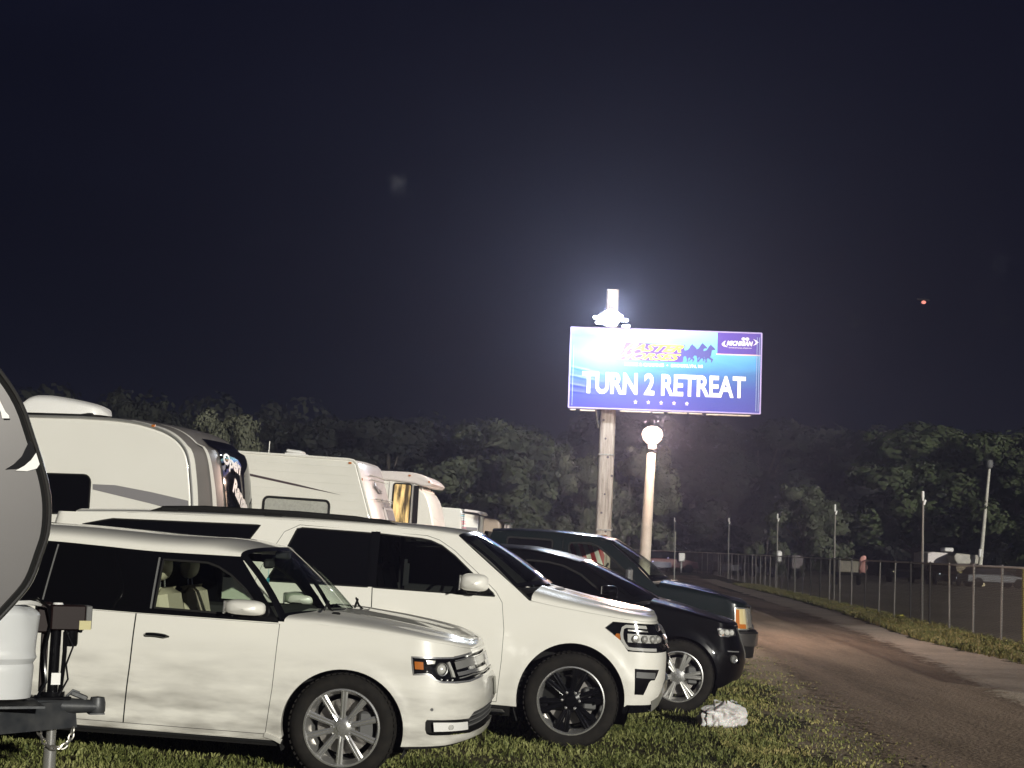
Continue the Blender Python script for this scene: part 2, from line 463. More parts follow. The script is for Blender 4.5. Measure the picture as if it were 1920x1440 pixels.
def make_wheel(Rt, rr, w, style, finish, finish2, parent, loc, face=-1, turn=0):
    e = empty('wheel', loc, Matrix.Rotation(turn+(0 if face < 0 else pi), 3, 'Z'), parent)
    h = w/2; t = MA()
    t.lathe([(rr-.01, -h+.018), (rr+.006, -h+.004), (rr+.02, -h-.004), ((rr+Rt)/2, -h-.010), (Rt-.035, -h-.002), (Rt-.014, -h+.012), (Rt-.003, -h+.032),
             (Rt, -h+.05), (Rt-.008, -.045), (Rt-.008, -.04), (Rt, -.038), (Rt, .038), (Rt-.008, .04), (Rt-.008, .045), (Rt, h-.05), (Rt-.012, h-.012), ((rr+Rt)/2, h), (rr-.01, h-.01)], 56)
    # shoulder tread blocks
    for k in range(56):
        a = 2*pi*k/56
        for yy in (-h+.022, -h+.075, h-.03):
            t.box((Rt*cos(a)*.998, yy, Rt*sin(a)*.998), (.008, .036, .024), Matrix.Rotation(-a, 3, 'Y'))
    t.build('tyre', M['tyre'], e)
    rm = MA()
    rm.lathe([(rr+.004, -h+.004), (rr+.002, -h-.003), (rr-.008, -h-.005), (rr-.014, -h+.002), (rr-.02, -h+.03), (rr-.035, -h+.06), (rr-.05, h-.02)], 56, m=1)
    def spoke(a, r0, r1, w0, w1, y0, y1, th=.03, m=0, crease=.006):
        ca, sa = cos(a), sin(a); V = []; n = 8
        for i in range(n+1):
            q = i/n; r = r0+(r1-r0)*q; ww = (w0+(w1-w0)*q)/2; y = y0+(y1-y0)*(1-(1-q)**1.6)
            for (o, yy) in ((-ww, y+crease), (-ww*.45, y), (0, y+crease*.5), (ww*.45, y), (ww, y+crease), (ww*.8, y+th), (-ww*.8, y+th)):
                V.append((r*ca-o*sa, yy, r*sa+o*ca))
        F = []
        for i in range(n):
            for k in range(7): F.append((i*7+k, i*7+(k+1) % 7, i*7+7+(k+1) % 7, i*7+7+k))
        rm.add(V, F, m=m)
    yo = -h+.012
    if style == 'ten':
        for k in range(10): spoke(2*pi*k/10+.31, .035, rr-.012, .034, .048, yo+.012, yo+.004, .035)
        rm.lathe([(0, yo-.006), (.032, yo-.004), (.036, yo+.006), (.07, yo+.014), (.085, yo+.03)], 28)
        for k in range(5):
            a = 2*pi*k/5+.63; rm.lathe([(0, -.006), (.010, -.004), (.012, .01)], 8, c=(.062*cos(a), yo+.014, .062*sin(a)), m=1)
    elif style == 'six':
        for k in range(6):
            a = 2*pi*k/6+.25
            spoke(a-.16, .06, rr-.014, .045, .05, yo+.03, yo+.012, .035); spoke(a+.16, .06, rr-.014, .045, .05, yo+.03, yo+.012, .035)
            V = []
            a2 = a
            spoke(a2, rr*.70, rr-.014, .15, .13, yo+.024, yo+.016, .02)
        rm.lathe([(0, yo+.006), (.045, yo+.008), (.05, yo+.02), (.10, yo+.034), (.105, yo+.06)], 28)
        for k in range(6):
            a = 2*pi*k/6; rm.lathe([(0, -.02), (.011, -.018), (.013, .01)], 8, c=(.074*cos(a), yo+.03, .074*sin(a)), m=1)
    else:
        for k in range(6):
            a = 2*pi*k/6+.12
            for d in (-.2, .2):
                spoke(a+d*.55, .05, rr-.012, .03, .042, yo+.02, yo+.004, .03)
        rm.lathe([(0, yo+.004), (.032, yo+.006), (.036, yo+.015), (.08, yo+.022), (.09, yo+.05)], 28, m=1)
    rm.build('rim', [finish, finish2], e)
    d = MA(); d.lathe([(.06, .02), (rr*.72, .02), (rr*.72, .045), (.06, .045)], 40)
    d.box((.16, .0, .02), (.11, .09, .19), bev=.015, m=1)
    d.build('brake_disc', [M['disc'], M['greyplastic']], e)
    return e
def mirror_part(kit, pos, size, mt, sgn=-1, face=None):
    for sg in (-1, 1):
        ma = MA(); x, y, z = pos; x = kit.X(x); n = 10
        # rounded shell: stack of rings along y
        def fn(a, b):
            t = b*2*pi; c = cos(t); s_ = sin(t); e = .62
            px = abs(c)**e*(1 if c > 0 else -1)*size[0]/2; pz = abs(s_)**e*(1 if s_ > 0 else -1)*size[2]/2
            k = sin(pi*min(max(a, 0.0001), .9999))**.4; pz *= (1 if pz > 0 else .72)
            return Vector((x+px*k+(.0), sg*(y+size[1]*(a-.5)), z+pz*k))
        ma.grid(fn, 14, 25)
        o = ma.build('wing_mirror', mt, kit.root)
        MA().box((x-.02, sg*(y-size[1]/2-.01), z-size[2]*.38), (.09, .14, .05), bev=.012).build('mirror_bracket', M['blacktrim'], o)
        MA().box((x-size[0]*.47, sg*y, z+.005), (.012, size[1]*.78, size[2]*.7), bev=.003).build('mirror_glass', M['chrome'], o)
def handle(kit, u, z, L, mt, parents, off=.03):
    for k, sg in enumerate((-1, 1)):
        ma = MA(); pts = []
        for i in range(9):
            t = i/8; q, n = kit.P(u-L/2+L*t, z+.006*sin(pi*t)-.004*t, .006+off*min(1, sin(pi*t)*2.2)**.6); pts.append((q.x, q.y*(1 if sg < 0 else -1), q.z))
        ma.tube(pts, [.006]+[.013]*7+[.006], 8); ma.build('handle', mt, parents[k])
def seat(root, x, y, z, mt):
    ma = MA()
    def cush(c, d, rot, bev): ma.box(c, d, rot, bev)
    cush((x+.02, y, z+.10), (.50, .50, .16), Matrix.Rotation(R(-6), 3, 'Y'), .06)
    cush((x-.27, y, z+.42), (.14, .48, .60), Matrix.Rotation(R(-14), 3, 'Y'), .055)
    o = ma.build('seat', mt, root)
    hh = MA()
    hh.lathe([(.001, -.12), (.045, -.115), (.068, -.09), (.075, 0), (.068, .09), (.045, .115), (.001, .12)], 20, axis='y', c=(0, 0, 0))
    hh.v = [(a[0]*.8, a[1]*1.05, a[2]*1.35) for a in hh.v]
    hh.v = [(a[0]+x-.37, a[1]+y, a[2]+z+.86) for a in hh.v]
    hh.build('headrest', mt, o)
    st = MA(); [st.tube([(x-.35, y+d, z+.68), (x-.365, y+d, z+.80)], .006, 6) for d in (-.06, .06)]; st.build('headrest_post', M['chrome'], o)

# ================================================================ CREAM-WHITE BOXY WAGON (nearest)
def build_wagon():
    B = Body([(.2, .90), (.35, .93), (.6, .955), (.85, .955), (1.0, .945), (1.12, .93), (1.6, .82)], .42,
             [(.25, .88), (.4, .952), (.5, .955), (.6, .968), (.70, .957), (.81, .895), (.94, .85), (1.06, .82)], 2.6, -3.8,
             [(.3, -4.1), (1.0, -4.15), (1.7, -4.05)], arch=[(0, .37, .425, .012, .05), (-2.93, .37, .425, .012, .05)])
    K = Kit(B, 'parked_wagon', 'cream-white boxy wagon with black window band, nearest of the parked row', 'car', (-1.033, 12.12, .049), 4, 'vehicles parked in a row on the grass', warp=[(-4, -3.56), (-3, -2.715), (-2, -1.845), (-1, -.942), (-.5, -.478)])
    rt = K.root; um = B.umax; ui = B.umin
    farch = arc(0, .37, .44, .40, 194, -14, 34); rarch = arc(-3.25, .37, .44, .40, 194, -14, 34)
    body = [(ui, .33), (-3.72, .27)]+rarch+[(-2.78, .245), (-.5, .245), (-.46, .255)]+farch+[(.43, .272), (.78, .293), (1.08, .336), (um, .36)]
    intake = [(um, .415), (1.239, .412), (.97, .372), (.64, .362), (.613, .371), (.60, .40), (.597, .45), (.607, .468), (.938, .474), (.965, .495), (.99, .517), (1.195, .555), (um, .56)]
    front = [(um, .76), (1.09, .750), (.923, .728), (.812, .720), (.69, .724), (.655, .735), (.623, .768), (.60, .775), (.49, .764), (.466, .893), (.838, .898), (1.102, .925), (um, .93)]
    top = [(um, .945), (1.08, .944), (.93, .962), (.8, .983), (.57, 1.005), (.19, 1.038), (-.21, 1.06), (-.5, 1.062), (-1.6, 1.056), (-3.7, 1.07), (ui, 1.08)]
    fd = [(-1.652, .285), (-.553, .285), (-.522, .6), (-.508, 1.045), (-1.622, 1.045), (-1.63, .7)]
    rd = [(-2.70, .285), (-1.6535, .285), (-1.6315, .7), (-1.6235, 1.045), (-2.92, 1.045), (-2.90, .86), (-2.82, .68), (-2.73, .5)]
    both = [rd[0], fd[1], fd[2], fd[3]]+rd[4:]
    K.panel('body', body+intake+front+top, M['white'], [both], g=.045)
    sh = lambda P, d: [(x+(d if x < -1.1 and P is fd else 0), z) for x, z in P]
    fdo = [(x+(.0045 if x < -1.1 else -.0045), z+(.0035 if z < .6 else -.002)) for x, z in fd]
    rdo = [(x+(.0035 if x < -2 else -.0045), z+(.0035 if z < .6 else -.002)) for x, z in rd]
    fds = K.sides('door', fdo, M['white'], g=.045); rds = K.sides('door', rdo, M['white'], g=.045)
    handle(K, -1.44, .905, .19, M['blackgloss'], fds); handle(K, -2.44, .905, .19, M['blackgloss'], rds)
    # arch lips, gaps backing
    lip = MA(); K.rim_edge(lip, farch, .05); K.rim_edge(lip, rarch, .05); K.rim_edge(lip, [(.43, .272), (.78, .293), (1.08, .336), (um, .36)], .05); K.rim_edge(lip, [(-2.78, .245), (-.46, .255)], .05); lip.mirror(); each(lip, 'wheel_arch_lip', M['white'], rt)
    bk = MA(); K.ribbon(bk, fd+[fd[0]], .05, -.009); K.ribbon(bk, rd+[rd[0]], .05, -.009)
    K.ribbon(bk, [(-2.75, .235), (-.5, .238)], .02, .004); bk.mirror(); each(bk, 'door_seal', M['dark'], rt)
    sk = MA(); K.ribbon(sk, [(-2.75, .222), (-.47, .228)], .05, -.015, .02); sk.mirror(); each(sk, 'sill_trim', M['blacktrim'], rt)
    fl = MA(); K.ribbon(fl, [(-.56, .285), (-.47, .262), (-.43, .245)], .03, .012, .02); fl.mirror(); each(fl, 'mud_flap', M['white'], rt)
    # greenhouse: black band with clear front windows
    wf = [(-1.485, 1.092), (-.66, 1.088), (-.645, 1.105), (-.80, 1.265), (-.925, 1.355), (-1.03, 1.405), (-1.12, 1.428), (-1.47, 1.428)]
    band = [(ui, 1.085), (-3.7, 1.075), (-1.6, 1.061), (-.52, 1.064), (-.70, 1.285), (-.872, 1.487), (-1.5, 1.478), (-2.4, 1.50), (-3.7, 1.50), (ui, 1.49)]
    K.panel('window_band', band, M['privacy'], [wf], g=.06)
    K.sides('side_window', wf, M['glass'], off=-.006, g=.08)
    tr = MA(); K.ribbon(tr, wf+[wf[0]], .014, .002, .01); tr.mirror(); each(tr, 'window_seal', M['blacktrim'], rt)
    bp = MA(); K.ribbon(bp, [(-2.385, 1.09), (-2.335, 1.48)], .012, .003, .004); K.ribbon(bp, [(-1.513, 1.085), (-1.503, 1.44)], .014, .003, .004); bp.mirror(); each(bp, 'pillar_trim', M['greyplastic'], rt)
    bs = MA(); K.ribbon(bs, [(-3.65, 1.068), (-1.6, 1.056), (-.52, 1.060)], .014, .004, .012); bs.mirror(); each(bs, 'belt_moulding', M['blackgloss'], rt)
    redge = [(-.872, 1.487), (-1.1, 1.484), (-1.5, 1.480), (-2.0, 1.492), (-2.4, 1.50), (-3.7, 1.50), (-4.0, 1.47)]
    K.roof(redge, [(-.872, .075), (-1.2, .125), (-1.9, .125), (-3.7, .12), (-4.0, .10)], .13, .02, M['white'], n=2.9)
    K.windscreen((-.505, 1.062), (-.872, 1.487), .36, .13, .055, .075, M['wglass'], M['blackgloss'], n=2.9)
    K.hood([(-.48, 1.060), (-.21, 1.0605), (.19, 1.0385), (.57, 1.0055), (.8, .984), (.93, .963), (1.08, .945), (um, .946)], -.22, .80, .085, .045, M['white'], ridge=.010)
    cw = MA(); cw.grid(lambda a, b: Vector((-.56+.44*(1-(2*b-1)**2)-.04+.16*a, (2*b-1)*.86, 1.045+.07*(1-(2*b-1)**2)**.5)), 4, 21); cw.build('cowl', M['blacktrim'], rt)
    for y0 in (-.62, .10):
        w = MA(); p0 = Vector((-.20+.1*(y0 > 0), y0, 1.125)); w.tube([p0+Vector((.06, 0, -.02)), p0+Vector((-.03, .12, .035)), p0+Vector((-.10, .40, .075))], .008, 6); w.box(p0+Vector((.05, -.02, 0)), (.06, .05, .03), bev=.01)
        w.tube([p0+Vector((-.02, -.12, .03)), p0+Vector((-.09, .42, .065))], .009, 6); w.build('wiper', M['blacktrim'], rt)
    # lamps and grille
    hl = [(.472, .888), (.492, .769), (.60, .780), (.626, .773), (.658, .740), (.692, .729), (.812, .725), (.836, .893)]
    for k, o in enumerate(K.sides('headlight', hl, M['blackgloss'], off=-.028, g=.05)):
        sg = -1 if k == 0 else 1
        def sub(name, poly, mt, off, depth=.0):
            ma = MA(); K.skin(ma, poly, off=off, g=.05)
            if k: ma.mirror(); h = len(ma.v)//2; f = len(ma.f)//2; ma.v = ma.v[h:]; ma.n = ma.n[h:]; ma.f = [tuple(i-h for i in q) for q in ma.f[f:]]; ma.m = ma.m[f:]
            return ma.build(name, mt, o)
        def rib(name, pts, w, mt, off, dp):
            ma = MA(); K.ribbon(ma, pts, w, off, dp)
            if k: ma.v = [(a, -b, c) for a, b, c in ma.v]; ma.f = [tuple(reversed(q)) for q in ma.f]
            return ma.build(name, mt, o)
        rib('chrome_surround', [(.82, .727), (.69, .728), (.655, .740), (.623, .772), (.60, .780), (.49, .770), (.471, .888), (.838, .893)], .012, M['chrome'], .004, .02)
        sub('amber_reflector', [(.494, .858), (.572, .858), (.574, .806), (.500, .806)], M['amber'], -.016)
        sub('reflector', [(.60, .872), (.68, .872), (.67, .850), (.61, .845)], M['satin'], -.018)
        rib('light_guide', [(.795, .865), (.815, .80), (.812, .765)], .02, M['lens'], -.008, .015)
        q, n = K.P(.725, .815, -.02); ma = MA(); yy = -sg
        ma.lathe([(.001, -.024), (.02, -.02), (.034, -.008), (.038, .0)], 20); ma.lathe([(.038, -.012), (.045, -.014), (.048, .004)], 24, m=1)
        rz = Matrix.Rotation(R(38), 3, 'Z'); ma.v = [tuple(rz@Vector(v)+q) for v in ma.v]
        if k: ma.v = [(a, -b, c) for a, b, c in ma.v]; ma.f = [tuple(reversed(z)) for z in ma.f]
        ma.build('projector', [M['lens'], M['chrome']], o)
        for (uu, zz) in ((.70, .745), (.745, .742), (.79, .745), (.60, .795)):
            q, n = K.P(uu, zz, -.012); MA().lathe([(0, -.012), (.008, -.008), (.010, .004)], 8, c=(q.x, q.y*(1 if k == 0 else -1), q.z)).build('lamp_bulb', M['chrome'], o)
        sub('lamp_cover', hl, M['cover'], -.003)
    gp = [(.842, .893), (1.102, .922), (um, .927), (um, .762), (1.09, .753), (.923, .732), (.842, .727)]
    g = K.panel('grille', gp, M['blackgloss'], off=-.045, g=.06)
    for nm, pts, w, mt, dp in (('grille_bar', [(.838, .838), (1.0, .858), (um, .868)], .052, M['satin'], .03), ('grille_bar', [(.84, .782), (1.0, .797), (um, .806)], .024, M['chrome'], .03),
                               ('grille_bar', [(.84, .896), (1.1, .922), (um, .926)], .014, M['chrome'], .02), ('grille_bar', [(.80, .727), (.923, .733), (1.09, .756), (um, .765)], .013, M['chrome'], .02),
                               ('grille_bar', [(.842, .872), (1.0, .890), (um, .9)], .006, M['chrome'], .02), ('grille_bar', [(.842, .755), (1.0, .775), (um, .785)], .006, M['satin'], .02)):
        ma = MA(); K.ribbon(ma, pts, w, .004, dp); ma.mirror(); ma.build(nm, mt, g)
    ma = MA(); K.ribbon(ma, [(um-.10, .842), (um, .842)], .085, .012, .02); ma.mirror(); ma.build('badge', mat('badge_blue', (.02, .05, .2), .2, coat=1), g)
    ip = [(um, .418), (1.239, .414), (.97, .374), (.64, .364), (.613, .373), (.602, .40), (.60, .45), (.61, .466), (.938, .472), (.99, .515), (1.195, .553), (um, .558)]
    it = K.panel('lower_intake', ip[::-1], M['blacktrim'], off=-.05, g=.06)
    for zz in (.43, .462, .495):
        ma = MA(); K.ribbon(ma, [(.96, zz-.01), (1.2, zz+.02), (um, zz+.025)], .009, -.012, .03); ma.mirror(); ma.build('intake_slat', M['greyplastic'], it)
    ma = MA(); K.rim_edge(ma, intake, .05); K.rim_edge(ma, front, .045); ma.mirror(); ma.build('bumper_recess', M['blacktrim'], rt)
    fo = K.sides('fog_lamp', [(.655, .448), (.945, .449), (.958, .392), (.665, .385)], M['white_plastic'], off=-.012, g=.05)
    for k, o in enumerate(fo):
        q, n = K.P(.79, .418, -.008); MA().lathe([(0, -.012), (.016, -.010), (.020, .006)], 14, c=(q.x, q.y*(1 if k == 0 else -1), q.z)).build('lens', M['lens'], o)
    q, n = K.P(.633, .54, .0)
    for sg in (1, -1): MA().lathe([(0, -.004), (.010, -.004), (.012, .004)], 12, c=(q.x, q.y*sg, q.z)).build('parking_sensor', M['greyplastic'], rt)
    sp = MA(); K.ribbon(sp, [(.445, .262), (.78, .282), (1.08, .322), (um, .345)], .03, -.02, .02); sp.mirror(); sp.build('air_dam', M['blacktrim'], rt)
    pl = MA(); K.ribbon(pl, [(um-.17, .655), (um, .66)], .12, .012, .02); pl.mirror(); pl.build('number_plate', mat('plate_cream', (.6, .6, .52), .5, var=(60, .5)), rt)
    # mirror, antenna, interior
    mirror_part(K, (-.765, .995, 1.135), (.285, .20, .125), M['white'])
    MA().box((-1.9, 0, .42), (3.5, 1.5, .30), bev=.05).box((.2, 0, .52), (1.0, 1.0, .5), bev=.05).box((-3.0, 0, .7), (2.1, 1.74, .7)).build('underbody', M['dark'], rt)
    K.liners([0, -3.25], .37, .455, .93)
    ins = MA()
    K.skin(ins, [(-2.0, .35), (-.5, .35), (-.5, 1.05), (-2.0, 1.05)], off=-.05, g=.15); ins.mirror(); each(ins, 'door_trim', M['interior'], rt)
    d = MA(); d.grid(lambda a, b: Vector((-.42-.42*a, (2*b-1)*.82, 1.03+.05*sin(pi*a)-.02*a)), 6, 12); d.box((-.66, 0, 1.00), (.34, 1.56, .22), bev=.06); d.box((-.86, 0, .75), (.3, .26, .5), bev=.04)
    d.build('dashboard', M['interior'], rt)
    sw = MA(); c = Vector((-1.02, .38, 1.03)); rt3 = Matrix.Rotation(R(-62), 3, 'Y')
    sw.tube([c+rt3@Vector((.19*cos(t*pi/12), .19*sin(t*pi/12), 0)) for t in range(25)], .014, 8); sw.box(c, (.10, .10, .05), rt3, .02); sw.box(c, (.03, .36, .02), rt3); sw.build('steering_wheel', M['greyplastic'], rt)
    seat(rt, -1.14, -.38, .50, M['cream']); seat(rt, -1.14, .38, .50, M['cream'])
    MA().box((-2.0, 0, .95), (.16, 1.5, .55), bev=.05).build('rear_bench', M['interior'], rt)
    im = MA(); im.box((-.80, 0, 1.43), (.04, .25, .07), bev=.015); im.tube([(-.78, 0, 1.46), (-.72, 0, 1.53)], .01, 6); im.box((-.70, 0, 1.50), (.10, .12, .06), bev=.01); im.build('interior_mirror', M['interior'], rt)
    af = MA(); af.tube([(-.80, 0, 1.40), (-.80, .0, 1.33)], .002, 4); af.box((-.80, 0, 1.30), (.01, .07, .05), bev=.004); af.box((-.80, 0, 1.265), (.01, .09, .03), bev=.004); af.box((-.80, 0, 1.235), (.01, .05, .03), bev=.004)
    tag(af.build('air_freshener', mat('teal_card', (.05, .35, .45), .6), None), 'small teal tree-shaped air freshener hanging behind the wagon windscreen', 'air freshener').matrix_world = rt.matrix_basis
    fin = MA(); K.root
    for (x, sd) in ((0, -1), (0, 1), (-2.93, -1), (-2.93, 1)):
        make_wheel(.37, .265, .235, 'ten', M['chrome'], M['chrome'], rt, (x, sd*(.945-.13), .37), sd)
    return K

# ================================================================ WHITE LONG SUV (second)
def build_white_suv():
    B = Body([(.2, .93), (.4, .97), (.65, 1.0), (.95, 1.0), (1.1, .99), (1.27, .975), (1.8, .82)], .40,
             [(.25, .74), (.43, .80), (.55, .828), (.79, .832), (.98, .792), (1.13, .70), (1.2, .68)], 3.4, -4.55, [(.3, -4.75), (1.0, -4.80), (1.7, -4.70)],
             arch=[(0, .405, .50, .012, .06), (-3.34, .405, .50, .012, .06)])
    K = Kit(B, 'parked_suv', 'long white SUV with roof rails and black wheels, behind the cream wagon', 'car', (.652, 14.77, .009), 4, 'vehicles parked in a row on the grass', warp=[(-4.9, -4.49), (-4, -3.71), (-3, -2.82), (-2, -1.908), (-1, -.97), (-.5, -.49)])
    rt = K.root; um = B.umax; ui = B.umin; UG = .955
    farch = arc(0, .405, .475, .487, 190, -2, 34); rarch = arc(-3.57, .405, .475, .487, 190, -2, 34)
    body = [(ui, .42), (-4.12, .36)]+rarch+[(-3.09, .33), (-.51, .32)]+farch+[(.48, .39), (.5, .405), (.73, .413), (.80, .42), (.86, .50), (.90, .58), (UG, .62)]
    lampn = [(UG, .86), (.783, .855), (.474, .855), (.401, .942), (.256, 1.04), (.323, 1.097), (.721, 1.094), (UG, 1.09), (um, 1.09)]
    top = [(um, 1.105), (.9, 1.108), (.673, 1.112), (.4, 1.125), (.10, 1.155), (-.20, 1.19), (-.42, 1.222), (-.534, 1.312), (-.80, 1.505), (-1.106, 1.729), (-1.38, 1.752), (-1.75, 1.765), (-2.3, 1.768), (-3.2, 1.758), (-4.2, 1.735), (-4.7, 1.71), (ui, 1.68)]
    fd = [(-1.800, .345), (-.648, .345), (-.625, .7), (-.622, .963), (-.655, 1.19), (-.715, 1.275), (-.86, 1.40), (-1.13, 1.605), (-1.28, 1.685), (-1.40, 1.715), (-1.872, 1.728), (-1.853, 1.222), (-1.83, .8)]
    rd = [(-1.801, .345), (-1.831, .8), (-1.854, 1.222), (-1.873, 1.728), (-2.62, 1.730), (-2.76, 1.66), (-2.93, 1.35), (-2.975, 1.22), (-2.955, .9), (-2.935, .62), (-2.93, .345)]
    qw = [(-3.22, 1.235), (-3.115, 1.53), (-3.0, 1.70), (-4.50, 1.665), (-4.60, 1.645), (-4.80, 1.60), (-4.9, 1.24)]
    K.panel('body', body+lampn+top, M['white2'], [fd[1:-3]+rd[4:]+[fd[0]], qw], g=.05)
    wf = [(-.728, 1.237), (-.745, 1.262), (-1.119, 1.555), (-1.25, 1.635), (-1.36, 1.672), (-1.45, 1.684), (-1.855, 1.700), (-1.842, 1.237)]
    wr = [(-1.897, 1.237), (-1.908, 1.700), (-2.59, 1.703), (-2.64, 1.690), (-2.735, 1.46), (-2.87, 1.225)]
    def shrink(P, d):
        cx = sum(p[0] for p in P)/len(P); out = []
        n = len(P)
        for i in range(n):
            a, b, c = P[i-1], P[i], P[(i+1) % n]
            e1 = (b[0]-a[0], b[1]-a[1]); e2 = (c[0]-b[0], c[1]-b[1]); l1 = hypot(*e1) or 1; l2 = hypot(*e2) or 1
            nx = -(e1[1]/l1+e2[1]/l2); nz = (e1[0]/l1+e2[0]/l2); L = hypot(nx, nz) or 1
            k = d/max(.5, (L/2)); out.append((b[0]+nx/L*k*sg, b[1]+nz/L*k*sg))
        return out
    sg = 1; fdo = shrink(fd, .004); rdo = shrink(rd, .004)
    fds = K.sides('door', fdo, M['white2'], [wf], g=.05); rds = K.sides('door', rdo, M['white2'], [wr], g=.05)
    K.sides('side_window', wf, M['tintglass'], off=-.008, g=.1, parents=fds)
    K.sides('side_window', wr, M['privacy'], off=-.008, g=.1, parents=rds)
    K.sides('quarter_window', qw, M['privacy'], off=-.006, g=.1)
    bpl = MA(); K.ribbon(bpl, [(-1.862, 1.24), (-1.88, 1.715)], .085, .003, .004); bpl.mirror(); each(bpl, 'pillar_trim', M['blackgloss'], rt)
    for k in (fds, rds): pass
    handle(K, -1.66, 1.03, .23, M['white2'], fds); handle(K, -2.72, 1.03, .23, M['white2'], rds)
    bk = MA()
    for P in (fd, rd): K.ribbon(bk, P+[P[0]], .04, -.010)
    bk.mirror(); each(bk, 'door_seal', M['dark'], rt)
    fr = MA(); K.ribbon(fr, wf+[wf[0]], .012, .002, .01); K.ribbon(fr, wr+[wr[0]], .012, .002, .01); K.ribbon(fr, qw+[qw[0]], .012, .002, .01); fr.mirror(); each(fr, 'window_seal', M['blacktrim'], rt)
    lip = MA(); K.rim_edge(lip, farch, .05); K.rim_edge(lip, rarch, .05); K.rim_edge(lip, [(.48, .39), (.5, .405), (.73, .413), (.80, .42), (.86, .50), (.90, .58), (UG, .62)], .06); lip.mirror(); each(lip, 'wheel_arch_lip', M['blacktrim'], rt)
    sk = MA(); K.ribbon(sk, [(-2.9, .285), (-.53, .275)], .10, -.02, .05); sk.mirror(); each(sk, 'sill_trim', M['blacktrim'], rt)
    stp = MA(); stp.box((-1.7, -1.0, .27), (2.3, .14, .05), bev=.02).box((-1.7, 1.0, .27), (2.3, .14, .05), bev=.02); each(stp, 'side_step', M['blackgloss'], rt)
    redge = [(-1.106, 1.729), (-1.38, 1.752), (-1.75, 1.765), (-2.3, 1.768), (-3.2, 1.758), (-4.2, 1.735), (-4.9, 1.70)]
    K.roof(redge, [(-1.106, .05), (-1.5, .052), (-4.9, .045)], .12, .05, M['white2'], n=2.3)
    K.windscreen((-.534, 1.312), (-1.106, 1.729), .26, .12, .05, .05, M['tintglass'], M['blackgloss'], n=2.3)
    K.hood([(-.40, 1.222), (-.20, 1.192), (.10, 1.157), (.4, 1.127), (.673, 1.114), (.9, 1.110), (um, 1.107)], -.24, .64, .12, .06, M['white2'], n=2.8, ridge=.016)
    K.panel('cowl', [(-.43, 1.222), (-.39, 1.225), (-.50, 1.31), (-.534, 1.312)], M['blacktrim'], off=-.01)
    cw = MA(); cw.grid(lambda a, b: Vector((-.56+.30*(1-(2*b-1)**2)-.02+.14*a, (2*b-1)*.90, 1.295+.045*(1-(2*b-1)**2)**.5-.02*a)), 4, 21); cw.build('cowl', M['blacktrim'], rt)
    w = MA(); w.tube([(-.40, -.55, 1.33), (-.50, -.2, 1.39), (-.55, .15, 1.42)], .010, 6); w.build('wiper', M['blacktrim'], rt)
    # headlight
    hl = [(UG, .868), (.783, .862), (.478, .862), (.406, .944), (.268, 1.04), (.328, 1.090), (.721, 1.087), (UG, 1.083)]
    for k, o in enumerate(K.sides('headlight', hl[::-1], M['blackgloss'], off=-.03, g=.06)):
        def fin(ma, name, mt):
            if k: ma.v = [(a, -b, c) for a, b, c in ma.v]; ma.f = [tuple(reversed(q)) for q in ma.f]; ma.n = [None]*len(ma.v)
            return ma.build(name, mt, o)
        ma = MA(); K.ribbon(ma, [(.70, 1.068), (.45, 1.066), (.415, 1.05), (.405, 1.0), (.415, .955), (.445, .91), (.475, .882), (.52, .878), (.77, .878)], .026, -.008, .025); fin(ma, 'running_light', M['lens'])
        ma = MA(); K.ribbon(ma, [(.70, 1.034), (.47, 1.034)], .012, -.012, .02); fin(ma, 'chrome_accent', M['satin'])
        ma = MA(); K.skin(ma, [(.47, .932), (.84, .935), (.84, 1.005), (.465, 1.005)], off=-.014, g=.05); ma.n = [None]*len(ma.v); fin(ma, 'projector_lamps', M['lens'])
        for uu in (.55, .64, .73, .82):
            q, n = K.P(uu, .965, -.004); ma = MA(); ma.lathe([(0, -.016), (.026, -.010), (.034, .004)], 16); rz = Matrix.Rotation(R(40 if uu > .6 else 20), 3, 'Z'); ma.v = [tuple(rz@Vector(v)+q) for v in ma.v]; fin(ma, 'projector', M['satin'])
        ma = MA(); K.skin(ma, [(.345, .975), (.395, .94), (.40, 1.0), (.36, 1.0)], off=-.014, g=.05); fin(ma, 'amber_reflector', M['amber'])
        ma = MA(); K.skin(ma, hl[::-1], off=-.004, g=.06); fin(ma, 'lamp_cover', M['cover'])
    gr = K.panel('grille', [(UG, .62), (um, .62), (um, 1.09), (UG, 1.088)], M['blackgloss'], off=-.02, g=.08)
    for zz in (.70, .78, .86, .94, 1.02):
        ma = MA(); K.ribbon(ma, [(UG, zz), (um, zz)], .035, .006, .03); ma.mirror(); ma.build('grille_bar', M['satin'] if zz > .9 else M['blacktrim'], gr)
    bmp = MA(); K.ribbon(bmp, [(.76, .40), (.86, .44), (.92, .53), (1.0, .56), (um, .56)], .10, .006, .05); bmp.mirror(); bmp.build('skid_plate', M['satin'], rt)
    va = MA(); K.ribbon(va, [(.46, .36), (.74, .375), (um, .39)], .07, -.02, .05); va.mirror(); va.build('air_dam', M['blackgloss'], rt)
    fg = [(.545, .715), (.795, .712), (.770, .665), (.742, .624), (.700, .622), (.679, .600), (.640, .498), (.559, .498)]
    for k, o in enumerate(K.sides('fog_recess', fg[::-1], M['blackgloss'], off=.003, g=.05)):
        ma = MA(); K.ribbon(ma, [(.56, .665), (.74, .662)], .05, .009, .01)
        if k: ma.v = [(a, -b, c) for a, b, c in ma.v]; ma.f = [tuple(reversed(q)) for q in ma.f]
        ma.build('fog_lamp', M['greyplastic'], o)
    mirror_part(K, (-.905, 1.13, 1.335), (.25, .22, .175), M['white2'])
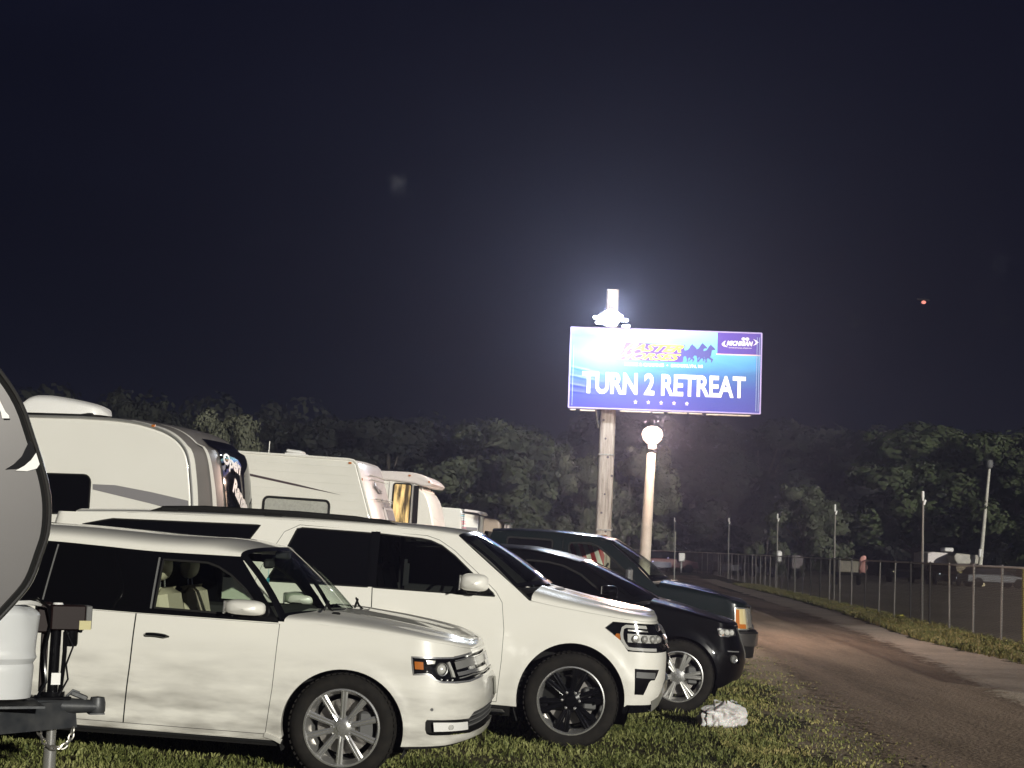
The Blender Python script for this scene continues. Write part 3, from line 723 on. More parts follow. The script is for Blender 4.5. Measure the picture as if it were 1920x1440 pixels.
    for sg in (-1, 1):
        rl = MA(); pts = [(K.X(a), b, c) for a, b, c in [(-4.15, sg*.76, 1.748), (-4.0, sg*.755, 1.788), (-3.6, sg*.75, 1.810), (-2.65, sg*.75, 1.820), (-2.1, sg*.75, 1.812), (-1.78, sg*.755, 1.790), (-1.66, sg*.76, 1.765)]]
        rl.tube(pts, [.014, .024, .028, .028, .028, .024, .014], 8)
        for x in (-3.95, -2.9, -1.85): rl.box((K.X(x), sg*.755, 1.785), (.16, .05, .05), bev=.012)
        rl.build('roof_rail', M['blacktrim'], rt)
    ss = MA(); ss.box((-1.55, -.70, 1.862), (.0, .0, .0)) if False else None
    MA().box((-1.9, 0, .45), (3.9, 1.7, .34), bev=.05).box((.1, 0, .6), (1.0, 1.1, .5), bev=.05).box((-2.9, 0, .8), (3.8, 1.8, .7)).build('underbody', M['dark'], rt)
    d = MA(); d.box((-.85, 0, 1.12), (.55, 1.6, .26), bev=.06); d.build('dashboard', M['interior'], rt)
    seat(rt, -1.55, -.42, .72, M['interior']); seat(rt, -1.55, .42, .72, M['interior'])
    tg = MA(); tg.box((-1.52, -.72, 1.36), (.05, .012, .20), bev=.004); tg.box((-1.53, -.72, 1.47), (.03, .012, .05), bev=.01); tg.build('seat_belt_buckle', M['white_plastic'], rt)
    sw = MA(); c = Vector((-1.18, .40, 1.25)); rt3 = Matrix.Rotation(R(-62), 3, 'Y'); sw.tube([c+rt3@Vector((.19*cos(t*pi/12), .19*sin(t*pi/12), 0)) for t in range(25)], .014, 8); sw.build('steering_wheel', M['interior'], rt)
    K.liners([0, -3.57], .405, .50, .98)
    for (x, sd) in ((0, -1), (0, 1), (-3.34, -1), (-3.34, 1)):
        make_wheel(.405, .288, .275, 'six', M['blackgloss'], M['chrome'], rt, (x, sd*(.99-.15), .405), sd)
    q = MA(); q.grid(lambda a, b: Vector((-1.35-.16*a, 0+.012*(2*b-1)*(1-a), 1.85+.07*a**.6)), 4, 3); q.build('roof_antenna', M['white2'], rt)
    return K

# ================================================================ BLACK SUV (third)
def build_black_suv():
    B = Body([(.2, .90), (.4, .94), (.65, .96), (.95, .955), (1.08, .94), (1.7, .78)], .38,
             [(.25, .66), (.37, .70), (.42, .735), (.64, .765), (.79, .716), (.97, .645), (1.05, .62)], 2.5, -3.4, [(.3, -3.7), (1.0, -3.75), (1.7, -3.65)],
             arch=[(0, .385, .42, .018, .05), (-2.85, .385, .42, .018, .05)])
    K = Kit(B, 'parked_suv', 'glossy black SUV with silver spoked alloy wheel, between white SUV and green pickup', 'car', (1.927, 18.15, -.0005), 4, 'vehicles parked in a row on the grass', warp=[(-3.5, -3.34), (-2, -1.943), (-1, -.984), (-.5, -.498)])
    rt = K.root; um = B.umax; ui = B.umin
    farch = arc(0, .385, .425, .425, 190, -8, 30); rarch = arc(-2.85, .385, .425, .425, 190, -8, 30)
    body = [(ui, .36), (-3.35, .30)]+rarch+[(-2.4, .27), (-.45, .27)]+farch+[(.43, .29), (.50, .30), (.70, .37), (um, .38), (um, .60), (.95, .60), (.90, .93), (um, .93)]
    top = [(um, .945), (.66, .955), (.41, .985), (.07, 1.045), (-.35, 1.10), (-.50, 1.13), (-.80, 1.315), (-1.15, 1.50), (-1.45, 1.555), (-1.8, 1.585), (-2.4, 1.585), (-3.4, 1.54), (ui, 1.48)]
    lamp = [(.398, .928), (.42, .86), (.434, .845), (.589, .835), (.66, .85), (.86, .86), (.87, .925)]
    wf = [(-.80, 1.125), (-1.72, 1.115), (-1.74, 1.50), (-1.50, 1.495), (-1.318, 1.465), (-1.12, 1.385), (-.84, 1.19)]
    wr = [(-1.80, 1.115), (-2.65, 1.12), (-2.72, 1.48), (-1.82, 1.50)]
    wq = [(-2.78, 1.12), (-3.4, 1.15), (-3.3, 1.45), (-2.85, 1.475)]
    fog = [(.56, .655), (.71, .65), (.75, .56), (.58, .555)]
    K.panel('body', body+top, M['black'], [lamp, wf, wr, wq, fog], g=.06)
    K.sides('side_window', wf, M['tintglass'], off=-.006, g=.1); K.sides('side_window', wr, M['privacy'], off=-.006, g=.1); K.sides('quarter_window', wq, M['privacy'], off=-.006, g=.1)
    dl = MA()
    for L in ([(-.56, .30), (-.53, .7), (-.56, 1.04), (-.66, 1.15)], [(-1.70, .30), (-1.74, .8), (-1.76, 1.50)], [(-1.70, .30), (-.56, .30)]): K.ribbon(dl, L, .008, .0015)
    dl.mirror(); each(dl, 'door_gap', M['dark'], rt)
    fr = MA(); K.ribbon(fr, wf+[wf[0]], .02, .003, .012); K.ribbon(fr, wr+[wr[0]], .02, .003, .012); fr.mirror(); each(fr, 'window_seal', M['blacktrim'], rt)
    lip = MA(); K.rim_edge(lip, farch, .05); K.rim_edge(lip, rarch, .05); lip.mirror(); each(lip, 'wheel_arch_lip', M['black'], rt)
    al = MA(); K.ribbon(al, arc(0, .385, .445, .445, 150, 10, 24), .035, .012, .02); al.mirror(); each(al, 'arch_moulding', M['blackgloss'], rt)
    K.roof([(-1.15, 1.50), (-1.45, 1.555), (-1.8, 1.585), (-2.4, 1.585), (-3.4, 1.54), (-3.8, 1.49)], [(-1.15, .05), (-1.8, .07), (-3.8, .05)], .10, .03, M['black'])
    K.windscreen((-.50, 1.13), (-1.15, 1.50), .28, .10, .05, .05, M['tintglass'], M['blackgloss'])
    K.hood([(-.35, 1.10), (.07, 1.046), (.41, .987), (.66, .957), (um, .947)], -.22, .55, .085, .04, M['black'], ridge=.008)
    cw = MA(); cw.grid(lambda a, b: Vector((-.52+.30*(1-(2*b-1)**2)-.02+.15*a, (2*b-1)*.88, 1.11+.05*(1-(2*b-1)**2)**.5)), 4, 21); cw.build('cowl', M['blacktrim'], rt)
    for y0 in (-.5, .1): MA().tube([(-.24, y0, 1.175), (-.35, y0+.35, 1.225)], .010, 6).build('wiper', M['blacktrim'], rt)
    for k, o in enumerate(K.sides('headlight', [(x, z) for x, z in lamp][::-1], M['chrome'], off=-.03, g=.05)):
        def fin(ma, name, mt):
            if k: ma.v = [(a, -b, c) for a, b, c in ma.v]; ma.f = [tuple(reversed(q)) for q in ma.f]
            ma.n = [None]*len(ma.v); return ma.build(name, mt, o)
        for uu in (.47, .56, .66):
            q, n = K.P(uu, .885, -.012); ma = MA(); ma.lathe([(0, -.014), (.026, -.010), (.034, .004)], 14); rz = Matrix.Rotation(R(25), 3, 'Z'); ma.v = [tuple(rz@Vector(v)+q) for v in ma.v]; fin(ma, 'projector', M['lens'])
        ma = MA(); K.skin(ma, [(.43, .856), (.50, .850), (.50, .872), (.43, .876)][::1], off=-.014, g=.05); fin(ma, 'amber_reflector', M['amber'])
        ma = MA(); K.skin(ma, lamp[::-1], off=-.002, g=.06); fin(ma, 'lamp_cover', M['cover'])
    K.panel('grille', [(.955, .60), (um, .60), (um, .93), (.905, .93)], M['blacktrim'], off=-.02, g=.08)
    ch = MA(); K.ribbon(ch, [(.89, .93), (.92, .78), (.955, .60)], .02, .006, .02); ch.mirror(); each(ch, 'chrome_strip', M['chrome'], rt)
    K.sides('fog_recess', fog, M['blacktrim'], off=-.03, g=.05)
    for sg in (-1, 1):
        q, n = K.P(.64, .606, -.01); o = MA(); o.lathe([(.030, -.006), (.040, -.012), (.046, .004)], 20, m=1); o.lathe([(0, -.012), (.028, -.004), (.03, .01)], 16)
        rz = Matrix.Rotation(R(38), 3, 'Z'); o.v = [tuple(rz@Vector(v)+q) for v in o.v]
        if sg > 0: o.v = [(a, -b, c) for a, b, c in o.v]; o.f = [tuple(reversed(z)) for z in o.f]
        o.build('fog_lamp', [M['greyplastic'], M['chrome']], rt)
    fb = MA(); K.ribbon(fb, [(.53, .690), (.72, .684)], .012, .006, .014); fb.mirror(); each(fb, 'chrome_strip', M['chrome'], rt)
    mirror_part(K, (-.79, 1.04, 1.235), (.18, .2, .125), M['black'])
    MA().box((-1.5, 0, .42), (3.0, 1.6, .28), bev=.05).box((.15, 0, .52), (.9, 1.0, .45), bev=.05).box((-2.6, 0, .72), (2.4, 1.7, .6)).build('underbody', M['dark'], rt)
    d = MA(); d.box((-.85, 0, 1.0), (.5, 1.5, .22), bev=.06); d.build('dashboard', M['interior'], rt)
    seat(rt, -1.5, -.4, .56, M['interior']); seat(rt, -1.5, .4, .56, M['interior'])
    K.liners([0, -2.85], .385, .44, .93)
    for (x, sd) in ((0, -1), (0, 1), (-2.85, -1), (-2.85, 1)):
        make_wheel(.385, .268, .245, 'vee', M['satin'], M['chrome'], rt, (x, sd*(.95-.135), .385), sd)
    return K

# ================================================================ DARK GREEN PICKUP (fourth)
def build_pickup():
    B = Body([(.3, .95), (.5, .99), (.95, 1.0), (1.2, .98), (1.9, .84)], .45,
             [(.3, .80), (.5, .83), (.7, .83), (.85, .80), (1.05, .77), (1.25, .76)], 3.6, -4.4, [(.3, -4.7), (1.0, -4.75), (1.9, -4.7)],
             arch=[(0, .40, .47, .018, .05), (-3.55, .40, .47, .018, .05)])
    K = Kit(B, 'pickup_truck', 'dark green pickup with chrome grille and amber corner lamp, last of the parked row', 'pickup truck', (2.368, 21.29, .020), 4, 'vehicles parked in a row on the grass', warp=[(-4, -3.825), (-3, -2.897), (-2, -1.95), (-1, -.987), (-.5, -.499)])
    rt = K.root; um = B.umax; ui = B.umin
    farch = arc(0, .40, .47, .47, 188, -6, 28); rarch = arc(-3.55, .40, .47, .47, 188, -6, 28)
    body = [(ui, .45), (-4.1, .40)]+rarch+[(-3.05, .35), (-.50, .35)]+farch+[(.47, .42), (.60, .45), (.60, 1.03), (um, 1.03)]
    top = [(um, 1.055), (.78, 1.055), (.60, 1.075), (.40, 1.125), (.0, 1.175), (-.40, 1.205), (-.48, 1.275), (-.75, 1.50), (-1.06, 1.735), (-1.25, 1.775), (-1.8, 1.79), (-2.30, 1.785), (-2.64, 1.765), (-2.70, 1.60), (-2.76, 1.28), (-4.4, 1.28), (ui, 1.28)]
    wf = [(-.70, 1.25), (-1.575, 1.24), (-1.60, 1.66), (-1.58, 1.695), (-1.32, 1.705), (-1.22, 1.675), (-1.10, 1.60), (-.76, 1.32)]
    ws = rrect(-2.43, 1.52, -1.82, 1.712, .03)
    K.panel('body', body+top, M['green'], [wf, ws], g=.06)
    K.sides('side_window', wf, M['glass'], off=-.006, g=.1); K.sides('side_window', ws, M['privacy'], off=-.006, g=.1)
    fr = MA(); K.ribbon(fr, wf+[wf[0]], .024, .003, .012); K.ribbon(fr, ws+[ws[0]], .022, .006, .012); fr.mirror(); each(fr, 'window_seal', M['blacktrim'], rt)
    dl = MA()
    for L in ([(-.62, .40), (-.60, 1.15), (-.66, 1.25)], [(-1.66, .40), (-1.68, 1.74)]): K.ribbon(dl, L, .009, .0015)
    dl.mirror(); each(dl, 'door_gap', M['dark'], rt)
    lip = MA(); K.rim_edge(lip, farch, .05); K.rim_edge(lip, rarch, .05); lip.mirror(); each(lip, 'wheel_arch_lip', M['green'], rt)
    K.roof([(-1.06, 1.735), (-1.25, 1.775), (-1.8, 1.79), (-2.30, 1.785), (-2.64, 1.765)], [(-1.06, .05), (-1.8, .06), (-2.64, .05)], .10, .02, M['green'])
    K.windscreen((-.48, 1.275), (-1.06, 1.735), .24, .10, .05, .05, M['wglass'], M['blackgloss'])
    K.hood([(-.40, 1.205), (.0, 1.176), (.40, 1.127), (.60, 1.077), (.78, 1.057), (um, 1.057)], -.24, .66, .10, .06, M['green'], n=3, ridge=.01)
    cw = MA(); cw.grid(lambda a, b: Vector((-.52+.26*(1-(2*b-1)**2)-.02+.15*a, (2*b-1)*.92, 1.25+.05*(1-(2*b-1)**2)**.5)), 4, 21); cw.build('cowl', M['blacktrim'], rt)
    bkp = MA(); bkp.add([(-2.655, -.82, 1.77), (-2.655, .82, 1.77), (-2.755, .95, 1.28), (-2.755, -.95, 1.28)], [(0, 1, 2, 3)]); bkp.build('cab_back', M['green'], rt)
    tn = MA(); tn.box((-3.72, 0, 1.275), (1.98, 1.88, .03), bev=.01); tn.build('bed_cover', M['blacktrim'], rt)
    # front clip
    lampP = [(.60, .75), (.60, 1.03), (.86, 1.03), (.86, .75)]
    for k, o in enumerate(K.sides('headlight', [(.62, .765), (.62, 1.02), (.85, 1.02), (.85, .765)][::-1], M['warmlens'], off=-.01, g=.05)):
        def fin(ma, name, mt):
            if k: ma.v = [(a, -b, c) for a, b, c in ma.v]; ma.f = [tuple(reversed(q)) for q in ma.f]
            ma.n = [None]*len(ma.v); return ma.build(name, mt, o)
        ma = MA(); K.ribbon(ma, [(.650, .775), (.650, 1.005)], .055, .004, .02); fin(ma, 'corner_lamp', M['amber'])
        ma = MA(); K.ribbon(ma, [(.68, .80), (.80, .80)], .055, .004, .02); fin(ma, 'turn_signal', M['amber'])
        ma = MA(); K.ribbon(ma, [(.615, .76), (.615, 1.025), (.86, 1.025), (.86, .76), (.615, .76)], .014, .008, .02); fin(ma, 'chrome_surround', M['chrome'])
    K.panel('front_panel', [(.60, .40), (um, .40), (um, 1.03), (.60, 1.03)], M['dark'], off=-.035, g=.1)
    g = MA(); K.ribbon(g, [(.87, .78), (um, .78)], .04, .05, .07); K.ribbon(g, [(.87, 1.02), (um, 1.02)], .05, .05, .07); K.ribbon(g, [(.88, .78), (.88, 1.02)], .04, .05, .07); K.ribbon(g, [(.9, .90), (um, .90)], .05, .045, .07); g.mirror(); g.build('grille', M['chrome'], rt)
    bm = MA(); K.ribbon(bm, [(.45, .64), (.60, .64), (.80, .635), (um, .635)], .15, .10, .12); bm.mirror(); bm.build('bumper', M['dullchrome'], rt)
    bl = MA(); K.ribbon(bl, [(.50, .50), (.80, .49), (um, .49)], .14, .06, .10); bl.mirror(); bl.build('lower_bumper', M['blacktrim'], rt)
    bt = MA(); K.ribbon(bt, [(.47, .72), (.80, .715), (um, .715)], .03, .08, .10); bt.mirror(); bt.build('bumper_pad', M['blacktrim'], rt)
    for y in (-.62, -.2, 0, .2, .62): MA().box((-1.14, y, 1.815-.03*abs(y)/.6), (.09, .05, .03), bev=.012, taper=.8).build('marker_lamp', M['amber'], rt)
    for sg in (-1, 1):
        mm = MA(); mm.box((-.78, sg*1.14, 1.31), (.09, .17, .26), bev=.03); o = mm.build('wing_mirror', M['chrome'] if sg < 0 else M['blacktrim'], rt)
        MA().tube([(-.72, sg*.93, 1.27), (-.77, sg*1.08, 1.27)], .014, 6).build('mirror_bracket', M['blacktrim'], o)
    MA().tube([(-.15, .70, 1.24), (-.17, .70, 1.95)], .004, 5).build('antenna', M['satin'], rt)
    MA().box((-1.4, 0, .5), (3.6, 1.7, .3), bev=.05).box((.15, 0, .65), (1.0, 1.2, .55), bev=.05).box((-3.7, 0, .8), (2.0, 1.8, .6)).box((-2.66, 0, 1.1), (.05, 1.7, .9)).build('underbody', M['dark'], rt)
    d = MA(); d.box((-.85, 0, 1.13), (.5, 1.6, .2), bev=.06); d.build('dashboard', M['interior'], rt)
    seat(rt, -1.8, -.42, .62, M['greyplastic']); seat(rt, -1.8, .42, .62, M['greyplastic'])
    sw = MA(); c = Vector((-1.15, .42, 1.28)); r3 = Matrix.Rotation(R(-62), 3, 'Y'); sw.tube([c+r3@Vector((.19*cos(t*pi/12), .19*sin(t*pi/12), 0)) for t in range(25)], .014, 8); sw.build('steering_wheel', M['interior'], rt)
    K.liners([0, -3.55], .40, .485, .97)
    for (x, sd) in ((0, -1), (0, 1), (-3.55, -1), (-3.55, 1)):
        make_wheel(.40, .225, .26, 'vee', M['satin'], M['chrome'], rt, (x, sd*(.985-.14), .40), sd)
    # flag hung inside the far window
    fg = MA(); fg.grid(lambda a, b: Vector((-1.62+.50*a, .80-.03*sin(a*9), 1.70-.34*b-.05*a*a)), 12, 8)
    m, t, bs = NT('striped_flag_cloth'); tc = t.nodes.new('ShaderNodeTexCoord'); wv = t.nodes.new('ShaderNodeTexWave'); wv.inputs['Scale'].default_value = 2.6; wv.inputs['Distortion'].default_value = .6
    mp = t.nodes.new('ShaderNodeMapping'); mp.inputs['Rotation'].default_value = (0, R(22), 0); lk(t, tc.outputs['Object'], mp.inputs[0]); lk(t, mp.outputs[0], wv.inputs[0])
    cr = t.nodes.new('ShaderNodeValToRGB'); cr.color_ramp.interpolation = 'CONSTANT'; cr.color_ramp.elements[0].color = (.35, .03, .03, 1); cr.color_ramp.elements[1].position = .5; cr.color_ramp.elements[1].color = (.7, .66, .6, 1)
    lk(t, wv.outputs[0], cr.inputs[0]); lk(t, cr.outputs[0], bs.inputs['Base Color'])
    f = tag(fg.build('flag', m, None), 'red and white striped flag hanging inside the green pickup cab', 'flag'); f.matrix_world = rt.matrix_basis
    return K
KW = build_wagon(); KS = build_white_suv(); KB = build_black_suv(); KP = build_pickup()

# ================================================================ CAMPERS
M['gel'] = mat('grey_gelcoat', (.046, .042, .042), .35, coat=.5, var=(1.2, .25), metal=.35)
M['gel2'] = mat('dark_grey_gelcoat', (.20, .185, .175), .35, coat=.4, var=(2, .25))
M['camper'] = mat('camper_white', (.83, .81, .75), .3, coat=.3, var=(1.1, .3, (.72, .70, .63)))
M['camperpink'] = mat('camper_white_pink_cast', (.74, .68, .66), .35, coat=.3, var=(2, .3, (.62, .56, .53)))  # camper front: pink light of the globe lamp put into the colour
M['stripe'] = mat('grey_decal', (.24, .23, .24), .4)
M['brown'] = mat('dark_brown_decal', (.06, .04, .045), .4)
M['jackbrown'] = mat('brown_plastic', (.013, .006, .006), .5, spec=.2)
M['frame'] = mat('painted_frame_steel', (.035, .038, .044), .45, .3, var=(9, .6, (.11, .11, .11)), bump=(40, .3, .003))
M['zinc'] = mat('zinc_chain', (.5, .48, .44), .35, .9)
def siding(name, col, pitch=.10):
    m, t, b = NT(name); b.inputs['Roughness'].default_value = .35; b.inputs['Coat Weight'].default_value = .2
    tc = t.nodes.new('ShaderNodeTexCoord'); wv = t.nodes.new('ShaderNodeTexWave'); wv.bands_direction = 'Z'; wv.wave_profile = 'SAW'
    wv.inputs['Scale'].default_value = .314/pitch/1.0; lk(t, tc.outputs['Object'], wv.inputs[0])
    bp = t.nodes.new('ShaderNodeBump'); bp.inputs['Strength'].default_value = .7; bp.inputs['Distance'].default_value = .012; lk(t, wv.outputs[1], bp.inputs['Height']); lk(t, bp.outputs[0], b.inputs['Normal'])
    n = t.nodes.new('ShaderNodeTexNoise'); n.inputs['Scale'].default_value = 1.3; n.inputs['Detail'].default_value = 5; lk(t, tc.outputs['Object'], n.inputs[0])
    mx = t.nodes.new('ShaderNodeMix'); mx.data_type = 'RGBA'; mx.inputs[6].default_value = (*col, 1); mx.inputs[7].default_value = (*[c*.78 for c in col], 1)
    lk(t, n.outputs['Fac'], mx.inputs[0]); lk(t, mx.outputs[2], b.inputs['Base Color'])
    return m
M['siding'] = siding('ribbed_aluminium_siding', (.82, .80, .73), .14)
def frame_rot(th, slope=0.0):
    th = R(th); h = Vector((cos(th), -sin(th), slope)).normalized(); l = Vector((sin(th), cos(th), 0)); return Matrix((h, l, h.cross(l))).transposed()
def shell(ma, prof, y0, y1, r=.04, m=0):
    n = len(prof); A = sum(prof[i][0]*prof[(i+1) % n][1]-prof[(i+1) % n][0]*prof[i][1] for i in range(n))
    if A < 0: prof = prof[::-1]
    def inset(d):
        out = []
        for i in range(n):
            a, b, c = prof[i-1], prof[i], prof[(i+1) % n]; e1 = (b[0]-a[0], b[1]-a[1]); e2 = (c[0]-b[0], c[1]-b[1]); l1 = hypot(*e1) or 1; l2 = hypot(*e2) or 1
            nx = -(e1[1]/l1+e2[1]/l2); nz = e1[0]/l1+e2[0]/l2; L = hypot(nx, nz) or 1; k = d/max(.5, L/2); out.append((b[0]+nx/L*k, b[1]+nz/L*k))
        return out
    rings = []
    for k in range(4):
        a = pi/2*k/3; rings.append((inset(r*(1-sin(a))), y0+r*(1-cos(a))))
    rings += [(p, y1-(y-y0)) for p, y in reversed(rings)]
    V = []; F = []
    for P, y in rings: V += [(x, y, z) for x, z in P]
    for k in range(len(rings)-1):
        for i in range(n): j = (i+1) % n; F.append((k*n+i, k*n+n+i, k*n+n+j, k*n+j))
    F.append(tuple(range(n))); F.append(tuple(reversed(range(len(V)-n, len(V)))))
    F = [f[::-1] if i < len(F)-2 else f for i, f in enumerate(F)]
    ma.add(V, [tuple(f) for f in F], m=m); return ma
def plate(ma, poly, y, th=.004, m=0):
    V, F = cdt(poly, (), .3); ma.add([(x, y-th, z) for x, z in V], F, m=m)
    n = len(poly); ma.add([(x, y-th, z) for x, z in poly]+[(x, y, z) for x, z in poly], [(i, i+n, (i+1) % n+n, (i+1) % n) for i in range(n)], m=m); return ma
def smoothpath(P, k=4):
    out = []
    n = len(P)
    for i in range(n-1):
        p0, p1, p2, p3 = P[max(i-1, 0)], P[i], P[i+1], P[min(i+2, n-1)]
        for q in range(k):
            t = q/k; out.append(tuple(.5*((2*p1[j])+(-p0[j]+p2[j])*t+(2*p0[j]-5*p1[j]+4*p2[j]-p3[j])*t*t+(-p0[j]+3*p1[j]-3*p2[j]+p3[j])*t**3) for j in (0, 1)))
    out.append(P[-1]); return out

# --- nearest trailer, cut by the left frame edge
def front_trailer():
    e = tag(empty('travel_trailer', (-2.280, 8.0, .079), frame_rot(-25)), 'grey bullet-nosed travel trailer with propane cover and tongue jack, cut by the left edge', 'trailer')
    nose = smoothpath([(-5.5, 3.05), (-1.6, 3.02), (-.95, 2.90), (-.55, 2.70), (-.281, 2.401), (-.168, 2.244), (-.1, 2.082), (-.045, 1.939), (-.013, 1.834), (.003, 1.729), (.001, 1.61), (-.025, 1.503), (-.065, 1.371), (-.14, 1.262), (-.30, 1.08), (-.55, .85), (-.8, .70)], 3)
    prof = nose+[(-5.5, .62)]
    shell(MA(), prof, 0, 2.2, .035).build('body', M['gel'], e)
    ed = MA()
    for y in (-.004, 2.204):
        ed.tube([(x, y+(.008 if y < 1 else -.008), z) for x, z in nose], .011, 8)
    ed.build('edge_trim', M['dullchrome'], e)
    e2 = MA()
    pth = [(x-.028, z-.006) for x, z in nose[6:]]
    e2.tube([(x, .008, z) for x, z in pth], .012, 6); e2.build('edge_gasket', M['dark'], e)
    d = MA()
    d1 = MA(); plate(d1, [(-.225, 1.915), (-.185, 1.945), (-.150, 1.985), (-.118, 2.068), (-.094, 2.03), (-.085, 2.0), (-.115, 1.95), (-.16, 1.922)], -.004); d1.build('decal', M['blackgloss'], e, False)
    d2 = MA(); plate(d2, [(-.175, 1.912), (-.135, 1.938), (-.105, 1.968), (-.083, 2.005), (-.062, 1.95), (-.075, 1.928), (-.12, 1.912)], -.006); d2.build('decal', M['white_plastic'], e, False)
    d3 = MA(); plate(d3, [(-.30, 2.27), (-.262, 2.19), (-.256, 2.165), (-.222, 2.168), (-.225, 2.182), (-.243, 2.20), (-.283, 2.27)], -.005); d3.build('decal', M['white_plastic'], e, False)
    d4 = MA(); plate(d4, [(-.245, 2.160), (-.218, 2.162), (-.219, 2.168), (-.25, 2.166)], -.007); d4.build('decal', M['blackgloss'], e, False)
    # propane cover
    pc = MA(); cx, cy = -.20, 1.06
    def cov(a, b):
        t = 2*pi*b; c, s_ = cos(t), sin(t); ex = .42
        hw = .325-.02*(1-a); hd = .36
        rib = .010*exp(-((a-.42)/.035)**2)-.008*exp(-((a-.37)/.03)**2)
        cap = 1-.16*max(0, (a-.90)/.10)**2
        bul = .018*cos(4*t)*(.3+.7*(a > .6)*(a-.6)/.4)
        return Vector((cx+(abs(c)**ex*(1 if c > 0 else -1)*(hw+rib+bul))*cap, cy+abs(s_)**ex*(1 if s_ > 0 else -1)*(hd+rib+bul)*cap, .722+.50*a-.02*abs(c)*(a > .9)))
    pc.grid(cov, 34, 81); n0 = len(pc.v); top = [33*81+i for i in range(81)]
    pc.v.append((cx, cy, 1.215)); pc.n.append(None)
    for i in range(80): pc.f.append((top[i], top[i+1], len(pc.v)-1)); pc.m.append(0)
    c = pc.build('propane_cover', mat('grey_white_plastic', (.60, .61, .62), .4, var=(3, .3, (.48, .48, .47))), e)
    mt = MA(); mt.tube([(cx-.33, cy-.36, 1.225), (cx+.12, cy-.36, 1.228), (cx+.25, cy-.28, 1.232), (cx+.335, cy-.12, 1.215)], .012, 6); mt.build('cover_strap', M['white_plastic'], c)
    # tongue
    tg = MA(); Y = 1.1
    tg.box((-.32, Y+.02, .602), (1.4, .07, .15), bev=.008)
    tg.add([(.38, Y-.035, .677), (.40, Y-.035, .529), (-.8, Y-.75, .529), (-.8, Y-.75, .677), (.38, Y+.0, .677), (.40, Y+.0, .529), (-.8, Y-.68, .529), (-.8, Y-.68, .677)], [(0, 3, 2, 1), (4, 5, 6, 7), (0, 4, 7, 3), (1, 2, 6, 5), (0, 1, 5, 4)])
    tg.add([(.38, Y+.035, .6765), (.40, Y+.035, .5295), (-.8, Y+.75, .5295), (-.8, Y+.75, .6765), (.38, Y-.0, .6765), (.40, Y-.0, .5295), (-.8, Y+.68, .5295), (-.8, Y+.68, .6765)], [(0, 1, 2, 3), (4, 7, 6, 5), (0, 3, 7, 4), (1, 5, 6, 2), (0, 4, 5, 1)])
    tg.box((-.1, Y, .685), (.5, .9, .012))
    tg.build('tongue_frame', M['frame'], e)
    cp = MA()
    def cpf(a, b):
        x = .16+.36*a; hw = .06*(1-.35*a); zc = .655-.012*a; hz = .055+(-.022)*a; t = 2*pi*b
        return Vector((x, Y-.03+hw*cos(t)*1.1, zc+hz*sin(t)))
    cp.grid(cpf, 10, 21); cp.lathe([(0, .05), (.038, .045), (.046, .015), (.046, -.03), (.040, -.045)], 18, axis='z', c=(.505, Y-.03, .65)); cp.box((.50, Y-.03, .605), (.085, .085, .008)); cp.box((.40, Y-.03, .705), (.10, .03, .03), Matrix.Rotation(R(22), 3, 'Y'), .006)
    cp.tube([(.33, Y-.04, .70), (.365, Y-.04, .735), (.40, Y-.04, .72)], .008, 6)
    cp.build('coupler', M['frame'], e)
    # jack
    jk = MA(); jk.tube([(.254, Y-.02, .69), (.254, Y-.02, 1.09)], .030, 16); jk.lathe([(.0, .73), (.07, .73), (.07, .705), (.0, .705)], 18, axis='z', c=(.254, Y-.02, 0)); jk.box((.22, Y-.02, .695), (.26, .14, .018), bev=.004)
    jk.tube([(.30, Y-.05, 1.06), (.303, Y-.05, .95), (.30, Y-.05, .85), (.292, Y-.04, .72)], .013, 8)
    j = jk.build('jack_tube', M['blackgloss'], e)
    jb = MA(); jb.tube([(.208, Y+.05, .72), (.205, Y+.05, 1.07)], .026, 4); jb.build('jack_support', M['jackbrown'], j)
    hd = MA(); hd.box((.305, Y-.02, 1.140), (.19, .15, .140), bev=.008); hd.box((.19, Y+.03, 1.135), (.09, .10, .17), bev=.01); hd.build('jack_head', M['jackbrown'], e)
    h2 = MA(); h2.box((.418, Y-.02, 1.142), (.034, .146, .13), bev=.004); h2.build('jack_switch_window', M['greyplastic'], e)
    h3 = MA(); h3.box((.397, Y-.098, 1.10), (.065, .006, .05)); h3.build('decal', mat('pale_yellow_sticker', (.5, .45, .22), .5), e)
    h4 = MA(); h4.lathe([(0, .012), (.026, .010), (.030, 0)], 16, axis='z', c=(.255, Y-.02, 1.21)); h4.build('jack_cap', M['white_plastic'], e)
    h5 = MA(); h5.lathe([(0, -.055), (.035, -.05), (.040, -.035), (.040, .05)], 20, axis='z', c=(.335, Y-.03, 1.03)); h5.box((.383, Y-.03, 1.07), (.02, .05, .03), bev=.004); h5.build('jack_motor', M['blackgloss'], e)
    h6 = MA(); h6.box((.262, Y-.058, .80), (.05, .006, .065)); h6.build('warning_label', M['white_plastic'], e)
    lg = MA(); lg.lathe([(.028, .55), (.028, .425), (.036, .42), (.036, -.02), (.0, -.02)], 20, axis='z', c=(.262, Y-.02, 0)); lg.lathe([(0, .0), (.09, .0), (.09, .02), (.03, .035)], 20, axis='z', c=(.262, Y-.02, -.06)); lg.build('jack_leg', M['chrome'], e)
